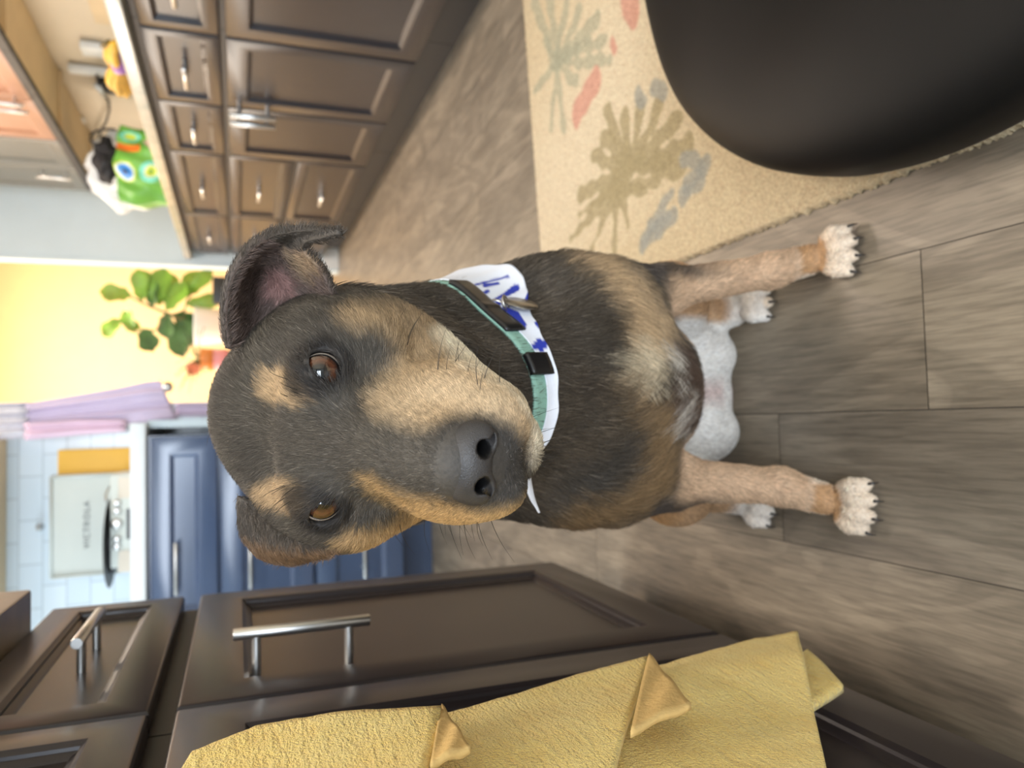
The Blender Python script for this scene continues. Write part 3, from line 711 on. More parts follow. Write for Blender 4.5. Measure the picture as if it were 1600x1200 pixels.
# ------------------------------------------------------------------ rug
def make_rug():
    corners = [(.250, -.35), (2.0, -.35), (2.0, 1.745), (.233, 1.555)]   # runs on under the furniture
    nx, ny = 300, 560
    base = np.array(srgb(200, 180, 146)[:3]); pale = np.array(srgb(218, 202, 176)[:3])
    olive = np.array(srgb(158, 142, 106)[:3]); sage = np.array(srgb(160, 156, 132)[:3]); coral = np.array(srgb(200, 146, 126)[:3]); slate = np.array(srgb(150, 148, 138)[:3])
    xmax = 1.02
    u = np.linspace(0, 1, nx + 1); v = np.linspace(0, 1, ny + 1); Ug, Vg = np.meshgrid(u, v)
    xl = .250 + (.233 - .250) * Vg; X = xl + (xmax - xl) * Ug
    ytop = 1.555 + (1.745 - 1.555) * (X - .233) / (2.0 - .233); Y = -.35 + (ytop + .35) * Vg
    rng = np.random.RandomState(5)
    # slightly ragged edges
    X += (Ug < 1e-6) * rng.uniform(-.003, .003, X.shape); Y += (Vg > 1 - 1e-6) * rng.uniform(-.004, .004, Y.shape)
    Z = np.full_like(X, .010) + rng.uniform(-.0012, .0012, X.shape)
    edge = (Ug < 1e-6) | (Vg > 1 - 1e-6) | (Vg < 1e-6); Z[edge] = .001
    col = base[None, None] * np.ones(X.shape + (1,))
    f = lambda p: at_z(p[0], p[1], .01)[:2]
    wob = lambda s_: np.sin(X * 90 + s_) * .003 + np.sin(Y * 130 + s_ * 2) * .003
    def cap(a, b, r0, r1, c, k=.85):
        a, b = f(a), f(b); d = b - a; L2 = d.dot(d)
        t = np.clip(((X - a[0]) * d[0] + (Y - a[1]) * d[1]) / L2, 0, 1)
        dist = np.hypot(X - a[0] - t * d[0], Y - a[1] - t * d[1]) + wob(a[0] * 50)
        r = r0 + (r1 - r0) * t
        m = np.clip((r - dist) / .004 + .5, 0, 1)[..., None] * k
        col[:] = col * (1 - m) + c * m
    m = np.clip((np.sin(X * 7 + Y * 3) * .5 + .5) * (X > .3), 0, 1)[..., None] * .5; col[:] = col * (1 - m) + pale * m
    # sage palm near the far edge
    for b in ((835, 5), (858, -20), (885, 5), (905, 20), (930, 35), (945, 60), (952, 95), (838, 140), (862, 195), (882, 205), (900, 130)): cap((870, 98), b, .010, .019 if b[1] < 60 else .012, sage, .7)
    for b in ((850, 60), (875, 45), (925, 60)): cap((868, 100), b, .016, .008, sage, .7)
    # olive palm
    for b in ((948, 175), (975, 182), (1000, 170), (1030, 168), (1058, 185), (1076, 225), (945, 215), (930, 245), (908, 305), (1040, 250), (1062, 262)): cap((985, 265), b, .009, .017, olive, .85)
    for b in ((892, 375), (925, 388), (960, 392), (982, 350), (1010, 300), (1030, 285), (905, 335)): cap((965, 290), b, .016, .006, olive, .8)
    cap((985, 265), (925, 320), .02, .008, olive, .85); cap((975, 240), (965, 310), .030, .02, olive, .55)
    for a, b in (((1072, 250), (1100, 262)), ((1075, 290), (1105, 250)), ((1066, 310), (1096, 285)), ((1018, 350), (1048, 305)), ((1010, 380), (1040, 340)), ((1030, 360), (1052, 335)), ((1005, 385), (1015, 360)), ((997, 146), (1006, 158)), ((1024, 132), (1036, 150))): cap(a, b, .014, .011, slate, .8)
    cap((902, 178), (928, 128), .028, .030, coral, .9); cap((982, -12), (990, 28), .03, .022, coral, .9); cap((957, 62), (962, 78), .009, .007, coral, .9)
    sp = rng.uniform(.88, 1.1, X.shape)[..., None]; col = np.clip(col * sp, 0, 1)
    V = np.stack([X, Y, Z], -1).reshape(-1, 3); idx = np.arange((nx + 1) * (ny + 1)).reshape(ny + 1, nx + 1)
    q = np.stack([idx[:-1, :-1], idx[:-1, 1:], idx[1:, 1:], idx[1:, :-1]], -1).reshape(-1, 4)
    me = bpy.data.meshes.new('rug'); me.from_pydata(V.tolist(), [], q.tolist()); me.materials.append(MAT['rug'])
    me.polygons.foreach_set('use_smooth', [True] * len(me.polygons))
    ca = me.color_attributes.new('Col', 'FLOAT_COLOR', 'POINT'); ca.data.foreach_set('color', np.concatenate([col.reshape(-1, 3), np.ones((len(V), 1))], 1).ravel().astype(np.float32))
    o = bpy.data.objects.new('rug', me); COL.objects.link(o); tag(o, 'beige rug with green palm leaves and coral blots on the wood floor', 'rug')
make_rug()

# ------------------------------------------------------------------ black pouf
def make_pouf():
    root = empty('floor_cushion', (.643, .48, .012)); tag(root, 'big round black leather floor cushion on the rug in the foreground', 'cushion')
    prof = []; R = .425; H = .155; mb = MB()
    for k in range(49):
        t = -math.pi / 2 + math.pi * k / 48; c, s_ = math.cos(t), math.sin(t)
        prof.append((max(.002, R * abs(c) ** .814), H / 2 + H / 2 * math.copysign(abs(s_) ** .569, s_)))
    mb.lathe((.643, .48, .012), prof, 128); o = mb.build('cushion_cover', 'leather', root, True)
    for v in o.data.vertices:      # soft sag and a shallow fold
        x, y = v.co.x - .643, v.co.y - .48
        if v.co.z > .09: v.co.z += -.012 * math.exp(-((x + .12) ** 2 + (y - .05) ** 2) / .012) + .004 * mnoise.noise(Vector((x * 6, y * 6, 1)))
    a = at_depth(1018, 97, 1.0); 
    mb = MB(); an = math.radians(100)
    p = Vector((.643 + R * math.cos(an) * 1.0, .48 + R * math.sin(an), .09)); mb.tube([p + Vector((.02, -.004, .0)), p + Vector((0, .004, .002)), p + Vector((-.02, 0, .0))], [.006, .009, .006], 10); mb.build('seam_tab', 'leather', root, True)
make_pouf()

# ------------------------------------------------------------------ yellow towel on the near handle
def make_towel():
    mb = MB()
    def sheet(rows, x0, th=.006, amp=.006, seed=0, bow=0.0, ny=70, mi=0):
        """rows: (z, y_near, y_far, dx) from top to bottom"""
        R = []
        for i in range(len(rows) - 1):
            for k in range(10):
                t = k / 10; R.append([rows[i][j] * (1 - t) + rows[i + 1][j] * t for j in range(5)])
        R.append(list(rows[-1])); H = len(R); W = ny + 1; vs = []
        for side in (0, 1):
            for j, (zn, yn, zf, yf, dx) in enumerate(R):
                for i in range(W):
                    s_ = i / ny; y = yn + (yf - yn) * s_; z = zn + (zf - zn) * s_
                    n = mnoise.noise(Vector((y * 9, z * 5, seed))) * amp + mnoise.noise(Vector((y * 40, z * 30, seed + 5))) * amp * .18 + math.sin(y * 34 + z * 7 + seed) * amp * .6
                    rag = mnoise.noise(Vector((z * 120, seed, 0))) * .0012 if i in (0, ny) else 0
                    vs.append((x0 + dx + n + bow * math.sin(math.pi * s_) - (th if side else 0), y + rag, z))
        fs = []; N = W * H
        for j in range(H - 1):
            for i in range(ny):
                a = j * W + i; fs.append((a, a + 1, a + W + 1, a + W)); a += N; fs.append((a, a + W, a + W + 1, a + 1))
        for i in range(ny):
            fs.append((i, N + i, N + i + 1, i + 1)); a = (H - 1) * W + i; fs.append((a, a + 1, N + a + 1, N + a))
        for j in range(H - 1):
            a = j * W; fs.append((a, a + W, N + a + W, N + a)); a += ny; fs.append((a, N + a, N + a + W, a + W))
        mb.add(vs, fs, mi)
    def edge(pxs, x): return [at_x(p[0], p[1], x) for p in pxs]
    def layer(far, x, slope, yn, seed, amp=.005, bow=0.0):
        """far: far edge points top to bottom; the hem falls away with the slope toward the near side"""
        n = len(far); rows = []
        for k, p in enumerate(far):
            t = (k / (n - 1)) ** 1.5; rows.append((p[2] + slope * t * (p[1] - yn), yn, p[2], p[1], 0))
        sheet(rows, x, seed=seed, amp=amp, bow=bow)
    layer(edge([(290, 1203), (330, 1165), (430, 1150), (700, 1105), (850, 1065), (1040, 1035), (1100, 1013), (1180, 990), (1246, 982)], -.205), -.205, .76, .20, 1)
    layer(edge([(400, 1215), (900, 1150), (1180, 1075), (1262, 1015), (1318, 1073)], -.222), -.222, 2.4, .34, 7)
    layer(edge([(285, 1203), (320, 1168), (430, 1140), (680, 1108), (800, 1078), (900, 1047), (1015, 1019)], -.190), -.190, .70, .18, 3)
    layer(edge([(275, 1203), (300, 1172), (400, 1136), (520, 1115), (690, 1098)], -.172), -.172, .36, .16, 5)
    def flap(pa, pb, pc, x):
        a, b, c = [Vector(at_x(p[0], p[1], x + dx)) for p, dx in ((pa, -.002), (pb, .006), (pc, .004))]
        vs = []; n = 14
        for side in (0, 1):
            for i in range(n + 1):
                for j in range(n + 1 - i):
                    vs.append(a + (b - a) * i / n + (c - a) * j / n + Vector((.001 * math.sin(i * .9 + j * .3) - .004 * side, 0, 0)))
        fs = []; N = len(vs) // 2; ix = {}; k = 0
        for i in range(n + 1):
            for j in range(n + 1 - i): ix[i, j] = k; k += 1
        for i in range(n):
            for j in range(n - i):
                fs.append((ix[i, j], ix[i + 1, j], ix[i, j + 1])); fs.append((N + ix[i, j], N + ix[i, j + 1], N + ix[i + 1, j]))
                if j < n - i - 1: fs.append((ix[i + 1, j], ix[i + 1, j + 1], ix[i, j + 1])); fs.append((N + ix[i + 1, j], N + ix[i, j + 1], N + ix[i + 1, j + 1]))
        for i in range(n):
            fs.append((ix[i, 0], N + ix[i, 0], N + ix[i + 1, 0], ix[i + 1, 0])); fs.append((ix[0, i], ix[0, i + 1], N + ix[0, i + 1], N + ix[0, i]))
            fs.append((ix[i, n - i], N + ix[i, n - i], N + ix[i + 1, n - i - 1], ix[i + 1, n - i - 1]))
        mb.add(vs, fs, 1)
    flap((1014, 1020), (1080, 1098), (985, 1140), -.186)
    flap((690, 1099), (735, 1165), (672, 1190), -.176)
    # fold over the pull at the top
    o = mb.build('towel', ['towel', 'towel_back'], None, True)
    tag(o, 'yellow terry towel hanging from the near cabinet handle', 'towel')
make_towel()
# ------------------------------------------------------------------ the dog
# signed distance helpers (numpy) ------------------------------------------------
def d_ell(P, c, r):
    q = (P - np.array(c, np.float32)) / np.array(r, np.float32); k0 = np.sqrt((q * q).sum(-1)) + 1e-9
    q2 = q / np.array(r, np.float32); k1 = np.sqrt((q2 * q2).sum(-1)) + 1e-9
    return k0 * (k0 - 1) / k1
def d_cone(P, a, b, ra, rb):
    a = np.array(a, np.float32); b = np.array(b, np.float32); ba = b - a; L2 = float(ba @ ba)
    t = np.clip(((P - a) @ ba) / L2, 0, 1); d = P - a - t[..., None] * ba
    return np.sqrt((d * d).sum(-1)) - (ra + (rb - ra) * t)
def smin(a, b, k):
    h = np.clip(.5 + .5 * (b - a) / k, 0, 1); return b * (1 - h) + a * h - k * h * (1 - h)
def smax(a, b, k): return -smin(-a, -b, k)
# head frame
HPSI, HTH, HRO, HD = math.radians(9), math.radians(50), math.radians(-5), .44
_E = np.array([(513 - 600) / F, (506 - 800) / F, 1.0]) * HD
_ff = np.array([-math.sin(HPSI) * math.cos(HTH), math.sin(HTH), -math.cos(HPSI) * math.cos(HTH)])
_uu = np.array([-math.sin(HPSI) * math.sin(HTH), -math.cos(HTH), -math.cos(HPSI) * math.sin(HTH)])
_rr = np.array([math.cos(HPSI), 0, -math.sin(HPSI)])
_r2 = _rr * math.cos(HRO) + _uu * math.sin(HRO); _u2 = _uu * math.cos(HRO) - _rr * math.sin(HRO)
HE = EYE + RW @ _E
HR = np.array([RW @ _r2, RW @ _ff, RW @ _u2])          # rows: dog's left, muzzle direction, crown, in world axes
def HW(r, f, u): return HE + r * HR[0] + f * HR[1] + u * HR[2]
def to_head(P): return (P - HE.astype(np.float32)) @ HR.T.astype(np.float32)
def project(P):
    q = (np.asarray(P) - EYE) @ RW        # world -> camera
    return q[:, 1] / q[:, 2] * F + 800, 600 - q[:, 0] / q[:, 2] * F

HEAD = []   # local primitives
def he(c, r, k=.012, op='+', both=False):
    HEAD.append(('e', c, r, k, op))
    if both: HEAD.append(('e', (-c[0], c[1], c[2]), r, k, op))
def hc(a, b, ra, rb, k=.012, op='+', both=False):
    HEAD.append(('c', a, b, ra, rb, k, op))
    if both: HEAD.append(('c', (-a[0], a[1], a[2]), (-b[0], b[1], b[2]), ra, rb, k, op))
#HEADPRIMS
he((0, -.067, -.063), (.066, .075, .054))
he((.041, -.054, -.043), (.032, .050, .040), both=True)
he((0, -.022, -.023), (.044, .045, .029))
he((.028, -.014, -.0045), (.021, .024, .016), .014, both=True)
hc((0, .0, -.024), (0, .086, -.018), .029, .0195, .012)
hc((0, .02, -.046), (0, .078, -.040), .037, .028, .012)
he((.018, .064, -.053), (.023, .040, .025), .010, both=True)
he((.022, .040, -.060), (.026, .040, .030), .012, both=True)
he((.050, -.036, -.038), (.029, .046, .036), .02, both=True)
he((.044, -.055, -.070), (.036, .048, .044), .02, both=True)
hc((.030, -.05, -.100), (.012, .050, -.088), .043, .024, .014, both=True)
hc((0, -.04, -.085), (0, .064, -.082), .040, .020, .012)
he((0, .074, -.080), (.021, .020, .014), .008)
# under-eye hollow, stop
he((0, .010, .012), (.010, .040, .007), .010, '-')
# mouth line
for s_ in (1, -1):
    for a, b in (((.002, .098, -.060), (.020, .088, -.067)), ((.020, .088, -.067), (.036, .050, -.072)), ((.036, .050, -.072), (.045, .012, -.082))):
        hc((s_ * a[0], a[1], a[2]), (s_ * b[0], b[1], b[2]), .0016, .0016, .004, '-')
# nostril canals
for s_ in (1, -1): hc((s_ * .0092, .1150, -.0150), (s_ * .0103, .080, -.0320), .0050, .0045, .002, '-')
# eye sockets and lids
EYEC = [(.0370, -.0070, -.0020), (-.0368, -.0062, -.0040)]; EYER = .0128
BODY = [  # world primitives: kind, params, blend
    ('e', (.030, .745, .330), (.112, .120, .158), .03),
    ('e', (.030, .665, .365), (.075, .060, .080), .04),
    ('e', (.110, .705, .335), (.055, .065, .095), .03),
    ('e', (-.050, .705, .335), (.055, .065, .095), .03),
    ('c', (.030, .80, .33), (.03, .98, .16), .115, .105, .04),
    ('e', (.030, .975, .115), (.125, .125, .114), .04),
    ('e', (.082, .905, .058), (.044, .056, .058), .03),
    ('e', (-.022, .905, .058), (.044, .056, .058), .03),
    ('e', (.030, .915, .050), (.040, .045, .050), .02),
    ('c', (.135, .955, .09), (.150, .86, .12), .062, .050, .03),
    ('c', (-.075, .955, .09), (-.090, .86, .12), .062, .050, .03),
    # front legs
    ('c', (.128, .735, .275), (.140, .745, .200), .042, .026, .03),
    ('c', (.142, .745, .200), (.163, .715, .075), .0215, .0175, .02),
    ('c', (.163, .715, .075), (.176, .705, .028), .0185, .0175, .012),
    ('c', (-.066, .735, .275), (-.070, .745, .200), .046, .031, .03),
    ('c', (-.070, .745, .200), (-.082, .715, .075), .0245, .0185, .02),
    ('c', (-.082, .715, .075), (-.097, .700, .028), .0195, .018, .012),
    # hind feet
    ('c', (.145, .925, .055), (.140, .860, .024), .030, .022, .02),
    ('c', (-.100, .925, .055), (-.110, .860, .024), .030, .022, .02),
]
TOES = []
def paw(cx, cy, dx, s=1.0):
    """four toes fanned round the heading (dx, -1)"""
    h = math.atan2(-1, dx)
    for k, (a, L) in enumerate(((-.36, .030), (-.12, .038), (.12, .038), (.36, .030))):
        d = np.array([math.cos(h + a), math.sin(h + a), 0]); base = np.array([cx, cy, .020]) + d * .010 * s
        side = np.array([-math.sin(h), math.cos(h), 0]) * (a * .052 * s)
        mid = base + side + d * L * .62 * s + np.array([0, 0, .002]); tip = base + side + d * L * s; tip[2] = .0125
        BODY.append(('c', tuple(base + side), tuple(mid), .0135 * s, .0125 * s, .0035)); BODY.append(('c', tuple(mid), tuple(tip), .0125 * s, .0105 * s, .0025))
        TOES.append((tip + d * .006 * s, d, s))
paw(.178, .690, .03, .70); paw(-.100, .684, -.13, .74); paw(.146, .838, .12, .74); paw(-.113, .850, -.10, .74)

def axis_lin(a, b, c, d, fine, coarse):
    """coordinates from a to d, fine between b and c"""
    return np.unique(np.round(np.concatenate([np.arange(a, b, coarse), np.arange(b, c, fine), np.arange(c, d + coarse, coarse)]), 6)).astype(np.float32)
def grid_eval(X, Y, Z, prims, head=True):
    V = np.full((len(X), len(Y), len(Z)), .5, np.float32)
    def sub(lo, hi):
        i0, i1 = np.searchsorted(X, lo[0]), np.searchsorted(X, hi[0]); j0, j1 = np.searchsorted(Y, lo[1]), np.searchsorted(Y, hi[1]); k0, k1 = np.searchsorted(Z, lo[2]), np.searchsorted(Z, hi[2])
        return slice(i0, i1), slice(j0, j1), slice(k0, k1)
    def pts(s): return np.stack(np.meshgrid(X[s[0]], Y[s[1]], Z[s[2]], indexing='ij'), -1)
    for p in prims:
        if p[0] == 'e': lo = np.array(p[1]) - p[2]; hi = np.array(p[1]) + p[2]; k = p[3]
        else:
            lo = np.minimum(np.array(p[1]) - p[3], np.array(p[2]) - p[4]); hi = np.maximum(np.array(p[1]) + p[3], np.array(p[2]) + p[4]); k = p[5]
        s = sub(lo - k - .03, hi + k + .03); P = pts(s)
        d = d_ell(P, p[1], p[2]) if p[0] == 'e' else d_cone(P, p[1], p[2], p[3], p[4])
        V[s] = smin(V[s], d, k)
    if head:
        c = HW(0, -.01, -.04); s = sub(c - .19, c + .19); P = pts(s); Q = to_head(P); H = np.full(Q.shape[:3], .5, np.float32)
        for p in HEAD:
            if p[0] == 'e': d = d_ell(Q, p[1], p[2]); k = p[3]; op = p[4]
            else: d = d_cone(Q, p[1], p[2], p[3], p[4]); k = p[5]; op = p[6]
            H = smin(H, d, k) if op == '+' else smax(H, -d, k)
        V[s] = smin(V[s], H, .035)
        H = V[s]
        for i, ec in enumerate(EYEC):
            sg = 1 if i == 0 else -1
            g = eye_gaze(i); a = np.cross(np.array([0, 0, 1.]), g); 
            a = np.array([1., 0, 0]) - g * g[0]; a /= np.linalg.norm(a); b = np.cross(a, g); b /= np.linalg.norm(b)
            if b[2] < 0: b = -b
            D = Q - np.array(ec, np.float32)
            lid = np.sqrt((D * D).sum(-1)) - (EYER + .0022)
            H = smin(H, lid, .005)
            # almond opening, slightly slanted
            x = D @ a.astype(np.float32) * sg; y = D @ b.astype(np.float32); z = D @ g.astype(np.float32)
            yy = y - .12 * x - OPEN_UP
            al = np.sqrt((x / .0114) ** 2 + (yy / .0088) ** 2) - 1
            al = al * .0090
            hole = np.maximum(al, -(z - .002))
            H = smax(H, -hole, .0015)
            H = np.maximum(H, -(np.sqrt((D * D).sum(-1)) - (EYER + .0002)))   # socket
        V[s] = H
    return V
OPEN_UP = -.0012
def eye_gaze(i):
    g = np.array([.62, .66, .36]) if i == 0 else np.array([-.56, .72, .36]); return g / np.linalg.norm(g)
def surface_nets(X, Y, Z, V):
    S = V < 0
    nx, ny, nz = [n - 1 for n in V.shape]
    acc = np.zeros((nx, ny, nz, 3), np.float32); cnt = np.zeros((nx, ny, nz), np.float32)
    C8 = [(i, j, k) for i in (0, 1) for j in (0, 1) for k in (0, 1)]
    anyS = np.zeros((nx, ny, nz), bool); allS = np.ones((nx, ny, nz), bool)
    for (i, j, k) in C8:
        s = S[i:nx + i, j:ny + j, k:nz + k]; anyS |= s; allS &= s
    act = np.argwhere(anyS & ~allS); a0, a1, a2 = act.T
    pos = np.zeros((len(act), 3)); n = np.zeros(len(act))
    ax = (X, Y, Z)
    for c in C8:
        for d in range(3):
            if c[d]: continue
            e = list(c); e[d] = 1
            va = V[a0 + c[0], a1 + c[1], a2 + c[2]]; vb = V[a0 + e[0], a1 + e[1], a2 + e[2]]
            m = (va < 0) != (vb < 0); t = np.where(m, va / np.where(m, va - vb, 1), 0)
            pa = np.stack([X[a0 + c[0]], Y[a1 + c[1]], Z[a2 + c[2]]], -1); pb = np.stack([X[a0 + e[0]], Y[a1 + e[1]], Z[a2 + e[2]]], -1)
            pos += np.where(m[:, None], pa + (pb - pa) * t[:, None], 0); n += m
    pos /= n[:, None]
    idx = np.full((nx, ny, nz), -1, np.int64); idx[a0, a1, a2] = np.arange(len(act))
    quads = []
    for d in range(3):
        e = [0, 0, 0]; e[d] = 1
        A = S[:V.shape[0] - e[0], :V.shape[1] - e[1], :V.shape[2] - e[2]]; B = S[e[0]:, e[1]:, e[2]:]
        E_ = np.argwhere(A != B); o1, o2 = [(1, 2), (2, 0), (0, 1)][d]
        E_ = E_[(E_[:, o1] > 0) & (E_[:, o2] > 0) & (E_[:, o1] < (nx, ny, nz)[o1]) & (E_[:, o2] < (nx, ny, nz)[o2])]
        flip = S[E_[:, 0], E_[:, 1], E_[:, 2]]
        u = np.zeros(3, int); u[o1] = 1; v = np.zeros(3, int); v[o2] = 1
        q = [E_ - u - v, E_ - v, E_, E_ - u]; q = np.stack([idx[tuple(k.T)] for k in q], -1)
        q = np.where(flip[:, None], q, q[:, ::-1]); quads.append(q)
    q = np.concatenate(quads); q = q[(q >= 0).all(1)]
    return pos, q
def grid_mesh(rows, nu=8, nv=8):
    """smooth surface through a grid of points (rows x cols), Catmull-Rom both ways"""
    G_ = np.array(rows, float)
    def cr(A, n):
        N = len(A); ext = np.concatenate([[2 * A[0] - A[1]], A, [2 * A[-1] - A[-2]]]); out = []
        for i in range(N - 1):
            p0, p1, p2, p3 = ext[i:i + 4]
            for k in range(n):
                t = k / n; out.append(.5 * ((2 * p1) + (-p0 + p2) * t + (2 * p0 - 5 * p1 + 4 * p2 - p3) * t * t + (-p0 + 3 * p1 - 3 * p2 + p3) * t ** 3))
        out.append(A[-1]); return np.array(out)
    A = cr(G_, nu); A = cr(A.transpose(1, 0, 2), nv).transpose(1, 0, 2); return A
def thick_sheet(A, th):
    """closed sheet from a grid of points; thickness along the grid normals"""
    du = np.gradient(A, axis=0); dv = np.gradient(A, axis=1); N = np.cross(du, dv); N /= np.linalg.norm(N, axis=-1, keepdims=True) + 1e-9
    th = np.asarray(th)
    if th.ndim == 0: th = np.full(A.shape[:2], float(th))
    t = th[..., None] / 2; a, b = A + N * t, A - N * t
    h, w_ = A.shape[:2]; V = np.concatenate([a.reshape(-1, 3), b.reshape(-1, 3)]); n = h * w_; I = np.arange(n).reshape(h, w_)
    q = np.stack([I[:-1, :-1], I[1:, :-1], I[1:, 1:], I[:-1, 1:]], -1).reshape(-1, 4); Q = [q, q[:, ::-1] + n]
    def strip(l): Q.append(np.stack([l[:-1], l[1:], l[1:] + n, l[:-1] + n], -1))
    strip(I[0]); strip(I[-1][::-1]); strip(I[:, 0][::-1]); strip(I[:, -1])
    return V, np.concatenate(Q)
def mesh_obj(name, V, Q, mats, parent=None, smooth=True):
    me = bpy.data.meshes.new(name); me.from_pydata(np.asarray(V).tolist(), [], [list(map(int, q)) for q in Q])
    for m in (mats if isinstance(mats, (list, tuple)) else [mats]): me.materials.append(MAT[m])
    if smooth: me.polygons.foreach_set('use_smooth', [True] * len(me.polygons))
    me.update(); o = bpy.data.objects.new(name, me); COL.objects.link(o)
    if parent is not None: o.parent = parent; o.matrix_parent_inverse = parent.matrix_basis.inverted()
    return o

# ---- coat colours -------------------------------------------------------------
def poly_sd(px, py, poly):
    """signed distance in pixels, negative inside"""
    P = np.array(poly, float); n = len(P); d = np.full(px.shape, 1e9); inside = np.zeros(px.shape, bool)
    for i in range(n):
        a, b = P[i], P[(i + 1) % n]; e = b - a; wx, wy = px - a[0], py - a[1]
        t = np.clip((wx * e[0] + wy * e[1]) / (e @ e), 0, 1); d = np.minimum(d, np.hypot(wx - e[0] * t, wy - e[1] * t))
        c = ((a[1] > py) != (b[1] > py)) & (px < (b[0] - a[0]) * (py - a[1]) / (b[1] - a[1] + 1e-12) + a[0]); inside ^= c
    return np.where(inside, -d, d)
L3 = lambda r, g, b: np.array(srgb(r, g, b)[:3])
DARK, DARK2, BROWN, TAN, CREAM, WHITE_F, GREYC = L3(68, 62, 55), L3(50, 44, 39), L3(92, 74, 58), L3(176, 148, 112), L3(206, 184, 152), L3(226, 220, 212), L3(112, 104, 92)
TANL, RUST, PINK = L3(204, 172, 140), L3(176, 128, 74), L3(196, 160, 152)
HEADPATCH = [
    # (polygon in the frame, colour, softness px, strength)
    ([(536, 492), (556, 483), (610, 482), (655, 492), (700, 508), (745, 535), (790, 570), (830, 600), (846, 640), (842, 700), (826, 720), (815, 700), (800, 668), (760, 655), (715, 655), (690, 668), (650, 670), (612, 655), (590, 650), (580, 628), (592, 600), (612, 578), (622, 552), (600, 528), (560, 520), (540, 510)], TAN, 18, .85),
    ([(590, 620), (640, 590), (720, 575), (800, 600), (820, 640), (780, 655), (700, 650), (640, 662), (600, 650)], CREAM, 26, .55),
    ([(700, 515), (760, 540), (800, 570), (850, 620), (852, 690), (832, 722), (832, 660), (812, 620), (770, 590), (710, 560), (680, 530)], L3(222, 210, 184), 12, .85),
    ([(600, 500), (650, 505), (690, 520), (660, 535), (610, 525)], L3(120, 104, 84), 14, .5),
    ([(414, 590), (436, 580), (462, 584), (484, 604), (494, 626), (474, 638), (436, 637), (412, 622)], TAN, 7, .95),
    ([(405, 756), (428, 743), (462, 746), (488, 764), (491, 782), (474, 800), (448, 799), (420, 788), (402, 772)], TAN, 7, .95),
    ([(568, 742), (590, 748), (620, 768), (650, 776), (702, 787), (760, 796), (820, 780), (840, 760), (840, 820), (700, 840), (600, 860), (530, 850), (545, 826), (600, 818), (640, 800), (610, 780), (580, 764)], L3(188, 152, 102), 13, .9),
    ([(680, 668), (715, 650), (770, 655), (800, 672), (826, 700), (830, 745), (812, 782), (740, 792), (690, 770), (660, 720)], L3(62, 58, 54), 12, .95),
    ([(640, 672), (700, 680), (700, 760), (650, 770), (600, 745), (590, 700)], L3(74, 68, 60), 16, .6),
    ([(534, 832), (600, 824), (640, 812), (610, 840), (540, 850)], TAN, 6, .5),
]
BODYPATCH = [
    ([(880, 404), (930, 398), (975, 420), (1010, 455), (1035, 480), (1040, 520), (1020, 560), (1010, 610), (985, 640), (950, 600), (965, 540), (955, 480), (915, 440)], L3(196, 166, 128), 14, .85),
    ([(985, 520), (1020, 540), (1025, 600), (1000, 622), (960, 600), (950, 560)], L3(214, 200, 172), 14, .7),
    ([(855, 812), (890, 778), (950, 770), (985, 745), (990, 690), (965, 650), (1000, 640), (1045, 650), (1050, 720), (1035, 790), (980, 805), (930, 822), (870, 830)], L3(140, 112, 78), 16, .75),
    ([(1030, 515), (1060, 530), (1100, 590), (1104, 640), (1085, 690), (1045, 705), (1030, 650), (1040, 600)], L3(80, 62, 50), 10, .9),
    ([(1015, 520), (1035, 530), (1060, 590), (1050, 600), (1030, 560)], L3(206, 196, 180), 6, .7),
    ([(1030, 690), (1060, 640), (1068, 645), (1050, 700)], L3(200, 190, 176), 6, .6),
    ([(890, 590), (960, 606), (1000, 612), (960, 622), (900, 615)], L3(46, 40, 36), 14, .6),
    ([(930, 610), (960, 570), (1000, 570), (1010, 690), (960, 690)], L3(120, 102, 80), 24, .35),
]
def fnoise(P, s, seed=0):
    """cheap smooth value noise from sines"""
    x, y, z = P[:, 0] * s, P[:, 1] * s, P[:, 2] * s
    return (np.sin(x * 1.3 + 1.7 * np.sin(y * 1.1 + seed) + z) + np.sin(y * 1.7 + 1.3 * np.sin(z * 1.2 + seed * 2) - x * .6) + np.sin(z * 1.5 + 1.9 * np.sin(x * .9 - seed) + y * .7)) / 3
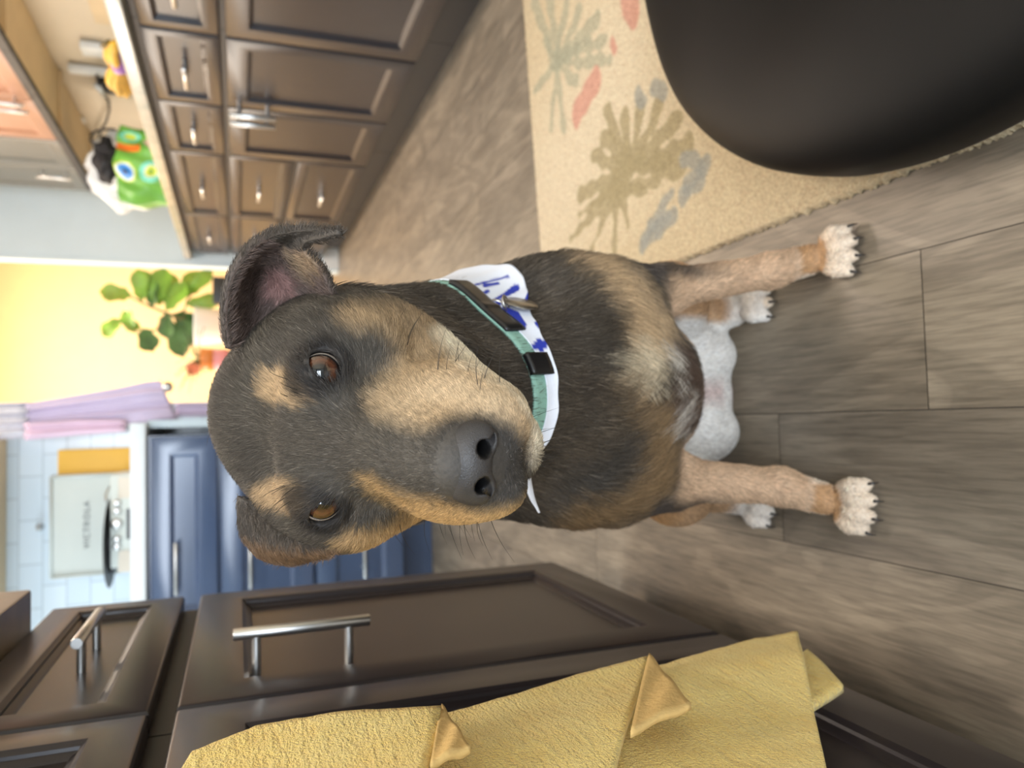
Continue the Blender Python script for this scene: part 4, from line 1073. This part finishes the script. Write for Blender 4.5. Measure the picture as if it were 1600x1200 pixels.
def coat(P, region):
    """P (n,3) world; region 0 body, 1 head, 2 ear outside, 3 ear inside"""
    px, py = project(P); n = len(P); c = np.tile(DARK, (n, 1))
    wob = fnoise(P, 260, 1) * 4 + fnoise(P, 700, 2) * 3
    hd = region == 1
    def blend(m, col): c[:] = c * (1 - m[:, None]) + col * m[:, None]
    blend(np.where(hd, np.clip(.25 + .25 * fnoise(P, 60, 3), 0, 1), 0), L3(88, 81, 70))
    for poly, col, soft, st in HEADPATCH:
        m = np.clip(.5 - (poly_sd(px, py, poly) + wob) / (soft * 2), 0, 1) * st; blend(np.where(hd, m, 0), col)
    Hq = to_head(P.astype(np.float32)); nd = np.minimum(d_cone(Hq, (.0092, .115, -.015), (.0103, .075, -.034), .006, .006), d_cone(Hq, (-.0092, .115, -.015), (-.0103, .075, -.034), .006, .006)); c[hd & (nd < 0)] = L3(14, 12, 12)  # dark nostril lining and the shade inside it, put into the coat colour
    # around the eyes
    for i in (0, 1):
        Q = to_head(P.astype(np.float32)) - np.array(EYEC[i]); d = np.linalg.norm(Q, axis=1)
        blend(np.where(hd, np.clip((.0225 - d) / .005, 0, 1) * .9, 0), L3(34, 30, 28))
    # body
    bd = region == 0
    blend(np.where(bd, np.clip(.3 + .35 * fnoise(P, 45, 5), 0, 1), 0), L3(92, 80, 66))
    for poly, col, soft, st in BODYPATCH:
        m = np.clip(.5 - (poly_sd(px, py, poly) + wob * 2.5) / (soft * 2), 0, 1) * st; blend(np.where(bd, m, 0), col)
    z = P[:, 2]; x = P[:, 0]; y = P[:, 1]
    front = bd & (y < .80)
    leg = np.clip((.235 - z) / .03, 0, 1) * front * (np.abs(x - .03) > .055); blend(leg * .95, TANL)
    out = np.clip((z - .13) / .05, 0, 1) * front * (z < .27) * np.clip(((np.abs(x - .03) - .115) / .010), 0, 1); blend(out * .9, L3(70, 62, 56))
    blend(np.where(front, np.clip(.3 * fnoise(P, 120, 8), 0, 1), 0) * (z < .2), L3(150, 116, 88))
    pf = front & (z < .060); blend(pf * np.clip((.060 - z) / .02, 0, 1) * .8, L3(224, 208, 188))
    for cx, cy in ((.176, .690), (-.099, .685)):
        d = np.hypot(x - cx, (y - cy) * 1.3); blend(np.where(front & (z > .026), np.clip((.024 - d) / .006 + wob * .03, 0, 1) * np.clip((.056 - z) / .006, 0, 1), 0) * .8, RUST)
    # belly, groin, hind legs
    hind = bd & (y >= .80)
    blend(np.where(hind, np.clip((.26 - z) / .03, 0, 1), 0), L3(86, 70, 58))
    gw = hind & (z < .17); d = np.abs(x - .03)
    blend(np.where(gw, np.clip((.150 - z) / .02 + wob * .05, 0, 1), 0), WHITE_F)
    blend(np.where(hind, np.clip((.026 - d) / .024, 0, 1) * np.clip((.12 - z) / .03, 0, 1), 0) * .55, PINK)
    hl = hind & (d > .088) & (z < .16); blend(np.where(hl, np.clip((d - .088) / .01, 0, 1), 0) * .9, L3(186, 144, 98))
    ft = hind & (z < .045) & (y < .88); blend(np.where(ft, np.clip((.045 - z) / .01, 0, 1), 0) * .8, L3(228, 222, 214))
    # ears
    blend(np.where(region == 2, 1.0, 0), L3(70, 62, 54))
    m = np.clip(.5 - (poly_sd(px, py, [(370, 836), (392, 876), (430, 884), (500, 878), (540, 860), (540, 836), (500, 852), (450, 856), (410, 846)]) + wob * 2) / 18, 0, 1); blend(np.where(region >= 2, m, 0) * .7, L3(124, 96, 70))
    e3 = region == 3
    blend(np.where(e3, 1.0, 0), L3(96, 80, 72))
    m = np.clip(.5 - (poly_sd(px, py, [(405, 450), (425, 425), (450, 425), (470, 440), (470, 470), (440, 478), (410, 475)]) + wob) / 20, 0, 1); blend(np.where(e3, m, 0) * .8, L3(166, 126, 118))
    m = np.clip(.5 - (poly_sd(px, py, [(455, 392), (490, 400), (502, 425), (490, 445), (470, 430), (460, 410)]) + wob) / 16, 0, 1); blend(np.where(e3, m, 0) * .8, L3(160, 134, 104))
    return np.clip(c, 0, 1)

def m_skin():
    t = NT('short_dog_coat'); at = t.n('ShaderNodeAttribute', attribute_name='Col'); v = t.coords()
    nz = t.noise(v, 420, 3, .7); gr = t.ramp(nz.outputs[0], [(.3, (.36,) * 3 + (1,)), (.7, (.6,) * 3 + (1,))])
    t.l(t.mix(1.0, at.outputs['Color'], gr, 'OVERLAY'), t.b.inputs['Base Color']); t.b.inputs['Roughness'].default_value = .7
    t.bump(nz.outputs[0], .5, .001); return t.m
MAT['skin'] = m_skin()
def m_fur():
    t = NT('dog_hair'); at = t.n('ShaderNodeAttribute', attribute_name='Col')
    t.l(at.outputs['Color'], t.b.inputs['Base Color']); t.b.inputs['Roughness'].default_value = .5; t.b.inputs['Specular IOR Level'].default_value = .35
    return t.m
MAT['fur'] = m_fur()
def m_nose():
    t = NT('black_nose_leather'); v = t.coords(); vo = t.n('ShaderNodeTexVoronoi', feature='DISTANCE_TO_EDGE'); vo.inputs['Scale'].default_value = 900; t.l(v, vo.inputs[0])
    nz = t.noise(v, 60, 3)
    t.l(t.ramp(nz.outputs[0], [(.3, srgb(46, 44, 44)), (.7, srgb(64, 61, 60))]), t.b.inputs['Base Color']); t.b.inputs['Roughness'].default_value = .48
    t.bump(vo.outputs[0], .5, .0006); return t.m
MAT['nose'] = m_nose()
MAT['nostril'] = simple('shaded_wet_nostril_lining', srgb(14, 12, 12), .6)  # dark wet lining with the hollow's shade put into its colour
MAT['claw'] = simple('dark_claw_horn', srgb(50, 44, 40), .35)
def m_eye():
    """iris, pupil and sclera from the angle to the local z axis"""
    t = NT('dog_eye'); tc = t.n('ShaderNodeTexCoord'); nm = t.n('ShaderNodeVectorMath', operation='NORMALIZE'); t.l(tc.outputs['Object'], nm.inputs[0])
    sp = t.n('ShaderNodeSeparateXYZ'); t.l(nm.outputs[0], sp.inputs[0]); ac = t.n('ShaderNodeMath', operation='ARCCOSINE'); t.l(sp.outputs[2], ac.inputs[0])
    an = t.n('ShaderNodeMath', operation='ARCTAN2'); t.l(sp.outputs[1], an.inputs[0]); t.l(sp.outputs[0], an.inputs[1])
    cb = t.n('ShaderNodeCombineXYZ'); sc = t.n('ShaderNodeMath', operation='MULTIPLY'); sc.inputs[1].default_value = 9; t.l(an.outputs[0], sc.inputs[0]); t.l(sc.outputs[0], cb.inputs[0]); t.l(ac.outputs[0], cb.inputs[1])
    nz = t.noise(cb.outputs[0], 2.2, 3); dv = t.n('ShaderNodeMath', operation='DIVIDE'); dv.inputs[1].default_value = 1.27; t.l(ac.outputs[0], dv.inputs[0])
    r = t.ramp(dv.outputs[0], [(0, (.004, .004, .005, 1)), (.31, (.004, .004, .005, 1)), (.35, srgb(58, 36, 26)), (.52, srgb(86, 52, 35)), (.70, srgb(62, 38, 27)), (.78, srgb(18, 14, 14)), (.86, srgb(18, 14, 14)), (.90, srgb(170, 164, 156)), (1, srgb(198, 184, 172))])
    g = t.ramp(nz.outputs[0], [(.3, (.38,) * 3 + (1,)), (.7, (.6,) * 3 + (1,))])
    t.l(t.mix(.6, r, g, 'OVERLAY'), t.b.inputs['Base Color']); t.b.inputs['Roughness'].default_value = .04; t.b.inputs['Coat Weight'].default_value = 1.0; t.b.inputs['Coat Roughness'].default_value = .01
    return t.m
MAT['eye'] = m_eye()
MAT['eyerim'] = simple('black_wet_eyelid', srgb(20, 18, 18), .25)

EAR_L = [  # dog's left ear; frame positions with their distance from the lens
    [(356, 545, .500), (395, 530, .520), (440, 528, .520), (485, 512, .512), (530, 478, .498)],
    [(350, 508, .492), (392, 500, .530), (438, 500, .535), (482, 488, .525), (524, 462, .492)],
    [(352, 460, .486), (392, 456, .532), (432, 460, .538), (472, 455, .522), (512, 432, .486)],
    [(366, 420, .482), (398, 422, .528), (430, 430, .532), (462, 424, .512), (500, 412, .482)],
    [(388, 388, .478), (414, 400, .512), (438, 408, .516), (462, 402, .498), (486, 400, .480)],
    [(420, 366, .474), (436, 378, .492), (450, 388, .497), (464, 388, .487), (478, 387, .477)],
    [(455, 358, .468), (462, 364, .474), (468, 371, .477), (475, 376, .474), (482, 379, .470)],
    [(500, 356, .460), (501, 360, .461), (502, 365, .462), (503, 370, .461), (504, 374, .460)],
    [(530, 358, .455), (532, 360, .455), (534, 362, .455), (533, 365, .455), (531, 368, .455)]]
EAR_R = [
    [(372, 775, .500), (410, 790, .500), (450, 805, .495), (490, 815, .485), (525, 822, .475)],
    [(374, 802, .500), (410, 812, .492), (450, 822, .485), (492, 830, .478), (534, 834, .472)],
    [(376, 820, .505), (412, 832, .488), (452, 842, .478), (495, 845, .472), (538, 846, .470)],
    [(384, 842, .512), (415, 852, .492), (452, 858, .480), (495, 857, .474), (532, 856, .472)],
    [(398, 862, .520), (425, 868, .502), (455, 870, .490), (492, 865, .480), (520, 862, .475)],
    [(415, 872, .528), (435, 876, .515), (456, 878, .503), (482, 873, .492), (505, 868, .484)]]
def build_dog():
    root = empty('dog', (.03, .80, 0)); tag(root, 'black and tan dog sitting on the wood floor looking up at the camera', 'dog')
    X = axis_lin(-.17, -.11, .125, .235, .0021, .0042); Y = axis_lin(.31, .34, .60, 1.13, .0021, .0046); Z = axis_lin(-.01, .45, .70, .72, .0021, .0042)
    prims = list(BODY)
    a = HW(0, -.105, -.058); prims.append(('c', tuple(a), (.030, .735, .425), .060, .092, .04))
    prims.append(('c', tuple(HW(.036, -.085, -.080)), (.070, .705, .43), .046, .062, .03)); prims.append(('c', tuple(HW(-.034, -.085, -.085)), (-.020, .705, .43), .042, .062, .03))
    a = HW(.004, -.050, -.098); prims.append(('c', tuple(a), (.028, .655, .385), .044, .066, .03))
    V = grid_eval(X, Y, Z, prims)
    pos, Q = surface_nets(X, Y, Z, V)
    pos[:, 2] = np.maximum(pos[:, 2], .0012)
    n0 = len(pos); VV = [pos]; QQ = [Q]; region = [None]; k = n0
    for G_, th in ((EAR_L, .0042), (EAR_R, .0042)):
        A = grid_mesh([[at_depth(*p) for p in row] for row in G_], 7, 7)
        tv, tq = thick_sheet(A, th); VV.append(tv); QQ.append(tq + k); k += len(tv)
    V_ = np.concatenate(VV); Q_ = np.concatenate(QQ)
    # regions
    H = to_head(pos.astype(np.float32)); c = np.array([0, -.02, -.045]); hr = (np.linalg.norm((H - c) / np.array([.10, .15, .085]), axis=1) < 1) & (H[:, 1] > -.145)
    reg = [np.where(hr, 1, 0)]
    for i in (1, 2):
        n = len(VV[i]) // 2; cam_side = ((VV[i][:n] - EYE) ** 2).sum(1).mean() < ((VV[i][n:] - EYE) ** 2).sum(1).mean()
        r_ = np.full(2 * n, 2); 
        if i == 1: r_[:n] = 3 if cam_side else 2; r_[n:] = 2 if cam_side else 3
        if i == 1:
            rows = (np.arange(n) // (4 * 7 + 1)) > 5 * 7 - 2
            r_[:n][rows] = 2; r_[n:][rows] = 2
        reg.append(r_)
    region = np.concatenate(reg)
    col = coat(V_, region)
    body = mesh_obj('body', V_, Q_, 'skin', root)
    me = body.data
    ca = me.color_attributes.new('Col', 'FLOAT_COLOR', 'POINT'); ca.data.foreach_set('color', np.concatenate([col, np.ones((len(col), 1))], 1).ravel().astype(np.float32))
    # eyes
    for i, ec in enumerate(EYEC):
        tc_ = EYE - HW(*ec); tc_ /= np.linalg.norm(tc_); gw = tc_ + c2w([(.07, -.06)[i], (-.09, .10)[i], 0]); gw /= np.linalg.norm(gw)
        bm = bmesh.new(); bmesh.ops.create_uvsphere(bm, u_segments=48, v_segments=32, radius=EYER - .0002)
        for v in bm.verts:
            cz = v.co.z / EYER
            if cz > .80: v.co *= 1 + .10 * ((cz - .80) / .2) ** 1.0 * .6
        mb = MB(); mb.bm(bm); o = mb.build('eye', 'eye', None, True)
        q = Vector(gw).to_track_quat('Z', 'Y'); o.matrix_world = Matrix.Translation(Vector(HW(*ec))) @ q.to_matrix().to_4x4()
        mw = o.matrix_world.copy(); o.parent = root; o.matrix_parent_inverse = root.matrix_basis.inverted(); o.matrix_basis = mw
        o['label'] = 'brown eye with dark pupil'
    # nose leather
    gx = np.arange(-.030, .0301, .0008, dtype=np.float32); gy = np.arange(.070, .130, .0008, dtype=np.float32); gz = np.arange(-.052, .012, .0008, dtype=np.float32)
    Pn = np.stack(np.meshgrid(gx, gy, gz, indexing='ij'), -1); Pn[..., 0] -= NOSE_DX
    D = d_ell(Pn, (0, .094, -.0185), (.0200, .0150, .0135))
    for s_ in (1, -1): D = smin(D, d_ell(Pn, (s_ * .0120, .0965, -.0245), (.0105, .0115, .0105)), .004)
    D = smin(D, d_ell(Pn, (0, .090, -.038), (.0075, .011, .013)), .006)
    for s_ in (1, -1):
        D = smax(D, -d_cone(Pn, (s_ * .0092, .1150, -.0150), (s_ * .0105, .086, -.0290), .0045, .0038), .0018)
        D = smax(D, -d_cone(Pn, (s_ * .0110, .1070, -.0235), (s_ * .0205, .0985, -.0300), .0024, .0020), .0025)
    D = smax(D, -d_cone(Pn, (0, .1110, -.020), (0, .104, -.048), .0009, .0013), .002)
    vs, qs = surface_nets(gx, gy, gz, D)
    vw = np.array([HW(*p) for p in vs]); o = mesh_obj('nose', vw, qs, 'nose', root); o['label'] = 'dark leathery nose'
    o.data.materials.append(MAT['nostril']); cz = np.array([vs[q].mean(0) for q in qs]); ins = np.zeros(len(qs), bool)
    for s_ in (1, -1): ins |= d_cone(cz.astype(np.float32), (s_ * .0092, .1150, -.0150), (s_ * .0105, .080, -.0320), .0054, .0050) < 0
    o.data.polygons.foreach_set('material_index', ins.astype(np.int32))
    # claws
    for (p, d, s) in TOES:
        pts = [p - d * .004 + np.array([0, 0, .002]), p + d * .003 + np.array([0, 0, .0015]), p + d * .006 + np.array([0, 0, -.002]), p + d * .008 + np.array([0, 0, -.0068])]
        mb = MB(); mb.tube(pts, [.0026 * s, .0024 * s, .0016 * s, .0005], 10); mb.build('claw', 'claw', root, True)
    return root, body, V_, Q_, region
GAZE = [np.array([.30, .80, .52]), np.array([-.05, .86, .50])]
NOSE_DX = 0.0
dog, dog_body, DV, DQ, DREG = build_dog()

# ---- hair: individual strands rooted on the skin --------------------------------
def build_fur(V, Q, region):
    rng = np.random.RandomState(11)
    T = np.concatenate([Q[:, [0, 1, 2]], Q[:, [0, 2, 3]]]); a, b, c = V[T[:, 0]], V[T[:, 1]], V[T[:, 2]]
    N = np.cross(b - a, c - a); A = np.linalg.norm(N, axis=1) / 2; N /= (2 * A[:, None] + 1e-12)
    cen = (a + b + c) / 3; tr = region[T[:, 0]]
    # vertex normals for smooth strand roots
    VN = np.zeros_like(V); 
    for i in range(3): np.add.at(VN, T[:, i], N * A[:, None])
    VN /= np.linalg.norm(VN, axis=1, keepdims=True) + 1e-12
    view = EYE - cen; dist = np.linalg.norm(view, axis=1); view /= dist[:, None]
    facing = (VN[T[:, 0]] * view).sum(1)
    dens = np.where(tr > 0, 1.7e6, .62e6)                     # strands per square metre
    dens = dens * np.where(facing > -.35, 1.0, .10)
    hq = to_head(cen.astype(np.float32))
    dn_ = np.linalg.norm((hq - np.array([NOSE_DX, .097, -.020])) / np.array([.021, .016, .021]), axis=1)
    dens = np.where(dn_ < 1, 0, dens)
    for ec in EYEC:
        de = np.linalg.norm(hq - np.array(ec), axis=1); dens = np.where(de < EYER + .0018, 0, dens)
    dens = np.where((region[T[:, 0]] == 3), dens * .45, dens)
    dens = np.where(cen[:, 2] < .004, 0, dens)
    cnt = rng.poisson(dens * A)
    t = np.repeat(np.arange(len(T)), cnt); n = len(t)
    r1, r2 = rng.rand(n), rng.rand(n); s = np.sqrt(r1); w0, w1, w2 = 1 - s, s * (1 - r2), s * r2
    P = a[t] * w0[:, None] + b[t] * w1[:, None] + c[t] * w2[:, None]
    Nn = VN[T[t, 0]] * w0[:, None] + VN[T[t, 1]] * w1[:, None] + VN[T[t, 2]] * w2[:, None]; Nn /= np.linalg.norm(Nn, axis=1, keepdims=True) + 1e-12
    R = tr[t]; H = to_head(P.astype(np.float32))
    # flow of the coat
    flow = np.zeros((n, 3)); hd = R == 1
    fl = -HR[1][None] + .55 * np.sign(H[:, :1]) * np.clip(np.abs(H[:, :1]) / .03, 0, 1) * HR[0][None] - .25 * HR[2][None] * (H[:, 2:3] < -.02)
    fl = fl + HR[2][None] * np.clip(H[:, 2:3] / .02, 0, 1) * .25
    flow[hd] = fl[hd]
    bd = R == 0; x, y, z = P.T
    down = np.stack([.35 * (x - .03) / .1, .25 * np.ones(n), -1.0 * np.ones(n)], -1)
    # whorl: chest hair sweeps toward the breastbone low on the chest
    ch = (z < .36) & (z > .22) & (y < .76); down[ch, 0] -= (np.sign(x[ch] - .03) * 1.3) * np.clip((.36 - z[ch]) / .1, 0, 1)
    flow[bd] = down[bd]
    er = R >= 2; px, py = project(P)
    tip = np.where(py < 640, 1, 0)
    ed = np.stack([np.where(tip == 1, .6, -.6), np.full(n, .2), np.full(n, -.3)], -1); flow[er] = ed[er]
    flow += rng.normal(0, .16, flow.shape) + .25 * np.stack([fnoise(P, 90, 1), fnoise(P, 90, 2), fnoise(P, 90, 3)], -1)
    flow -= Nn * (flow * Nn).sum(1)[:, None]; flow /= np.linalg.norm(flow, axis=1, keepdims=True) + 1e-9
    # length
    L = np.where(hd, .0075, .017)
    muz = np.clip((H[:, 1] - .0) / .08, 0, 1); L = np.where(hd, .0085 - .0050 * muz, L)
    L = np.where(hd & (H[:, 1] < -.05), .011, L); L = np.where(hd & (H[:, 2] < -.075), .012, L)
    L = np.where(hd & (H[:, 2] < -.070) & (H[:, 1] > .02), .0055, L)
    L = np.where(bd & (z < .20), .0085, L); L = np.where(bd & (z < .05), .0055, L); L = np.where(bd & (z < .026), .0032, L)
    L = np.where(bd & (y < .70) & (z > .22) & (z < .36), .024, L)
    L = np.where(bd & (z > .43), .019, L)
    L = np.where(R == 2, .0050, L); L = np.where(R == 3, .008, L)
    L = L * rng.uniform(.6, 1.25, n)
    lift = np.where(hd, .16, .17) + rng.uniform(-.05, .12, n); lift = np.where(bd & (z > .40), lift + .12, lift); lift = np.where(R == 3, .45, lift)
    K = 4; pts = np.zeros((n, K, 3)); pts[:, 0] = P - Nn * .0006
    for k in range(1, K):
        s_ = k / (K - 1); pts[:, k] = P + L[:, None] * s_ * (flow * (1 - .10 * s_) + Nn * (lift[:, None] * (1.25 - .55 * s_)))
    rad = np.zeros((n, K)); r0 = np.where(hd | er, .00011, .00020) * rng.uniform(.75, 1.2, n)
    for k in range(K): rad[:, k] = r0 * (1, .95, .75, .25)[k]
    col = coat(P + rng.normal(0, .0008, P.shape), R)
    val = rng.uniform(.62, 1.5, n) ** 1.0; val *= 1 + .22 * fnoise(P, 500, 4)
    col = np.clip(col * val[:, None], 0, 1)
    # a few pale hairs in the dark coat
    pale = (rng.rand(n) < .05) & (col.mean(1) < .12); col[pale] = col[pale] * 2.2 + .02
    # whiskers and brow bristles
    W = []
    def whisk(r, f, u, d, L_, cols=(.02, .018, .016), rr=.00022):
        o = HW(r, f, u); dd = HR.T @ np.array(d, float); dd /= np.linalg.norm(dd); g = np.array([0, 0, -1.]); pp = [o + dd * L_ * s_ + g * L_ * .25 * s_ * s_ for s_ in (0, .33, .66, 1)]
        W.append((pp, [rr, rr * .8, rr * .5, rr * .15], cols))
    for s_ in (1, -1):
        for k in range(13):
            whisk(s_ * rng.uniform(.028, .037), rng.uniform(.045, .085), rng.uniform(-.062, -.040), (s_ * 1.0, rng.uniform(-.7, .2), rng.uniform(-.5, .1)), rng.uniform(.022, .045))
        for k in range(5): whisk(s_ * rng.uniform(.024, .036), rng.uniform(-.012, .004), .019, (s_ * .3, rng.uniform(-.3, .5), 1), rng.uniform(.012, .02))
        for k in range(3): whisk(s_ * rng.uniform(.052, .060), rng.uniform(-.01, .01), -.055, (s_ * 1, -.3, -.5), rng.uniform(.02, .035))
    for k in range(10): whisk(rng.uniform(-.015, .015), rng.uniform(.06, .09), -.093, (rng.uniform(-.5, .5), .3, -1), rng.uniform(.012, .024))
    m = len(W); tot = n + m
    pts = np.concatenate([pts.reshape(-1, 3), np.array([p for w_ in W for p in w_[0]])]); rad = np.concatenate([rad.ravel(), np.array([r for w_ in W for r in w_[1]])])
    col = np.concatenate([col, np.array([w_[2] for w_ in W])])
    cv = bpy.data.hair_curves.new('fur'); cv.add_curves([K] * tot)
    cv.attributes['position'].data.foreach_set('vector', pts.astype(np.float32).ravel())
    ra = cv.attributes.get('radius') or cv.attributes.new('radius', 'FLOAT', 'POINT'); ra.data.foreach_set('value', rad.astype(np.float32))
    cc = cv.attributes.new('Col', 'FLOAT_COLOR', 'CURVE'); cc.data.foreach_set('color', np.concatenate([col, np.ones((tot, 1))], 1).astype(np.float32).ravel())
    cv.materials.append(MAT['fur'])
    o = bpy.data.objects.new('fur', cv); COL.objects.link(o); o.parent = dog; o.matrix_parent_inverse = dog.matrix_basis.inverted()
    o['kind'] = 'stuff'
    print('strands', tot)
build_fur(DV, DQ, DREG)

# ---- collar and bandana ---------------------------------------------------------
from mathutils.bvhtree import BVHTree
MAT['teal'] = simple('mint_webbing', srgb(132, 172, 156), .7, bump=.5, bscale=700)
MAT['buckle'] = simple('black_buckle_plastic', srgb(22, 22, 24), .35)
MAT['metal_tag'] = simple('worn_steel_tag', srgb(176, 172, 166), .3, 1.0, bump=.1, bscale=300)
MAT['bandana'] = m_vcol('white_cotton_with_blue_bows', .85, 600, .3, .0006, var=.06)
def build_wear():
    bvh = BVHTree.FromPolygons([tuple(v) for v in DV], [tuple(map(int, q)) for q in DQ])
    c0 = np.array([.022, .665, .487]); d1 = np.array([.030, .560, .430]) - c0; d1 /= np.linalg.norm(d1)
    d2 = np.array([.108, .668, .492]) - c0; d2 -= d1 * (d2 @ d1); d2 /= np.linalg.norm(d2); nrm = np.cross(d2, d1); nrm /= np.linalg.norm(nrm)
    if nrm[2] > 0: nrm = -nrm                                  # points down toward the chest
    def surf(phi, s, off):
        d = d1 * math.cos(phi) + d2 * math.sin(phi); c = c0 + nrm * s
        h = bvh.ray_cast(Vector(c), Vector(d), .35)
        r = .10 if h[0] is None else min(h[3], .15)
        return c + d * (r + off), r
    def ring(phis, s0, s1, ns, off, smooth_w=9):
        """rows over s, columns over phi; radius smoothed along the ring"""
        A = []
        for s in (np.linspace(0, 1, ns)):
            rs = []; cs = []
            for k, p in enumerate(phis):
                a = s0(p) if callable(s0) else s0; b = s1(p) if callable(s1) else s1; q = a + (b - a) * s
                pt, r = surf(p, q, 0); rs.append(r); cs.append(q)
            rs = np.array(rs); ker = np.ones(smooth_w) / smooth_w; pad = smooth_w // 2
            ext = np.concatenate([rs[-pad:], rs, rs[:pad]]) if abs(phis[-1] - phis[0]) > 6 else np.pad(rs, pad, mode='edge'); rs = np.maximum(np.convolve(ext, ker, 'valid'), rs - .002)
            A.append([c0 + nrm * q + (d1 * math.cos(p) + d2 * math.sin(p)) * (r + off) for p, r, q in zip(phis, rs, cs)])
        return np.array(A)
    full = np.linspace(-math.pi, math.pi, 145)
    A = ring(full, -.011, .011, 5, .005); tv, tq = thick_sheet(A, .0024); col = mesh_obj('collar', tv, tq, 'teal', dog); col['label'] = 'mint green collar'
    # side-release buckle and slider
    A = ring(np.linspace(math.radians(22), math.radians(64), 30), -.0105, .0105, 7, .0080, 5)
    th = np.full(A.shape[:2], .005); th[0] = th[-1] = .004; th[:, 0] = th[:, -1] = .004; th[:, 12:14] = .006
    tv, tq = thick_sheet(A, th); b = mesh_obj('buckle', tv, tq, 'buckle', col)
    A = ring(np.linspace(math.radians(2), math.radians(10), 8), -.012, .012, 7, .0075, 3); th = np.full(A.shape[:2], .005); th[:, 0] = th[:, -1] = .005
    tv, tq = thick_sheet(A, th); mesh_obj('slider', tv, tq, 'buckle', col)
    # ring and tag hanging at the side
    def torus(c, n, R, r, mat, name, par, squash=1.0):
        u, v, n = basis(n); c = Vector(c); vs = []; fs = []; N1, N2 = 40, 10
        for i in range(N1):
            a = 2 * math.pi * i / N1; e = u * math.cos(a) + v * math.sin(a) * squash
            for j in range(N2):
                b_ = 2 * math.pi * j / N2; vs.append(c + e * R + (e.normalized() * math.cos(b_) + n * math.sin(b_)) * r)
        for i in range(N1):
            for j in range(N2): fs.append((i * N2 + j, ((i + 1) % N1) * N2 + j, ((i + 1) % N1) * N2 + (j + 1) % N2, i * N2 + (j + 1) % N2))
        mb = MB(); mb.add(vs, fs); return mb.build(name, mat, par, True)
    pr, rr_ = surf(math.radians(80), .004, .014)
    pr = at_depth(776, 484, .648)
    torus(pr, c2w([.55, .2, -1]), .0095, .0015, 'metal_tag', 'ring', col, .8)
    torus(at_depth(790, 474, .645), c2w([.2, 1, -.3]), .0065, .0011, 'metal_tag', 'split_ring', col)
    n = Vector(c2w([.93, .20, -.38])).normalized(); cc = Vector(at_depth(813, 474, .650)); u = Vector(c2w([-.22, .97, .1])); u = (u - n * u.dot(n)).normalized(); v = n.cross(u)
    mb = MB(); vs = []; N1 = 48
    for (k, h) in ((.92, -.0011), (1, -.0005), (1, .0005), (.92, .0011)):
        for i in range(N1):
            a = 2 * math.pi * i / N1; vs.append(cc + (u * math.cos(a) * .0155 + v * math.sin(a) * .0135) * k + n * h)
    fs = [(j * N1 + i, j * N1 + (i + 1) % N1, (j + 1) * N1 + (i + 1) % N1, (j + 1) * N1 + i) for j in range(3) for i in range(N1)]; fs += [tuple(range(N1))[::-1], tuple(3 * N1 + i for i in range(N1))]
    mb.add(vs, fs); auto_smooth(mb.build('tag', 'metal_tag', col), 40)
    # bandana, its point swung to the dog's left
    wd = lambda p: .004 + .060 * math.exp(-((p - math.radians(68)) / math.radians(34)) ** 2) + .018 * math.exp(-((p - math.radians(130)) / math.radians(40)) ** 2)
    A = ring(np.linspace(-math.pi, math.pi, 289), .004, lambda p: .010 + wd(p), 42, .0065, 15)
    ph = np.linspace(-math.pi, math.pi, 289)[None, :]; sg = np.linspace(0, 1, 42)[:, None]
    out = A - (c0 + 0 * A); out -= nrm * (out @ nrm)[..., None]; out /= np.linalg.norm(out, axis=-1, keepdims=True)
    A = A + out * ((.0007 * np.sin(ph * 17) + .0005 * np.sin(ph * 31 + 1)) * sg + .003 * sg ** 2)[..., None]
    tv, tq = thick_sheet(A, .0012)
    k0 = len(tv); T_ = grid_mesh([[at_depth(814, 728, .560), at_depth(822, 740, .565), at_depth(828, 742, .575)], [at_depth(818, 752, .570), at_depth(826, 764, .575), at_depth(832, 765, .580)], [at_depth(828, 780, .580), at_depth(833, 782, .583), at_depth(836, 782, .586)], [at_depth(841, 800, .590), at_depth(842, 801, .590), at_depth(843, 801, .591)]], 6, 5)
    v2, q2 = thick_sheet(T_, .0014); tv = np.concatenate([tv, v2]); tq = np.concatenate([tq, q2 + k0])
    px, py = project(tv); base = L3(222, 226, 236); blue = L3(34, 52, 160); c = np.tile(base, (len(tv), 1))
    for a, b_, r0, r1 in (((694, 469), (716, 465), 2, 3), ((726, 476), (744, 475), 5, 3), ((735, 447), (794, 432), 1.5, 2), ((757, 446), (778, 443), 3, 2.5), ((784, 464), (806, 450), 3, 6), ((786, 462), (770, 470), 3, 2),
                          ((823, 470), (832, 456), 4, 7), ((770, 480), (786, 470), 5, 3), ((788, 482), (806, 492), 4, 6), ((806, 492), (819, 508), 6, 4), ((800, 500), (812, 512), 3, 3), ((790, 488), (798, 504), 3, 3), ((837, 541), (850, 537), 6, 7), ((842, 532), (846, 546), 4, 4),
                          ((748, 462), (762, 455), 2, 3), ((838, 505), (846, 515), 3, 2)):
        a = np.array(a, float); b_ = np.array(b_, float); e = b_ - a; t = np.clip(((px - a[0]) * e[0] + (py - a[1]) * e[1]) / (e @ e), 0, 1)
        dd = np.hypot(px - a[0] - e[0] * t, py - a[1] - e[1] * t); m = np.clip((r0 + (r1 - r0) * t - dd) / 1.2 + .5, 0, 1)[:, None]; c = c * (1 - m) + blue * m
    # more bows round the part the photograph does not show
    back = np.zeros(len(tv)); 
    ban = mesh_obj('bandana', tv, tq, 'bandana', dog); ban['label'] = 'white bandana with blue bows'
    ca = ban.data.color_attributes.new('Col', 'FLOAT_COLOR', 'POINT'); ca.data.foreach_set('color', np.concatenate([c, np.ones((len(c), 1))], 1).astype(np.float32).ravel())
build_wear()
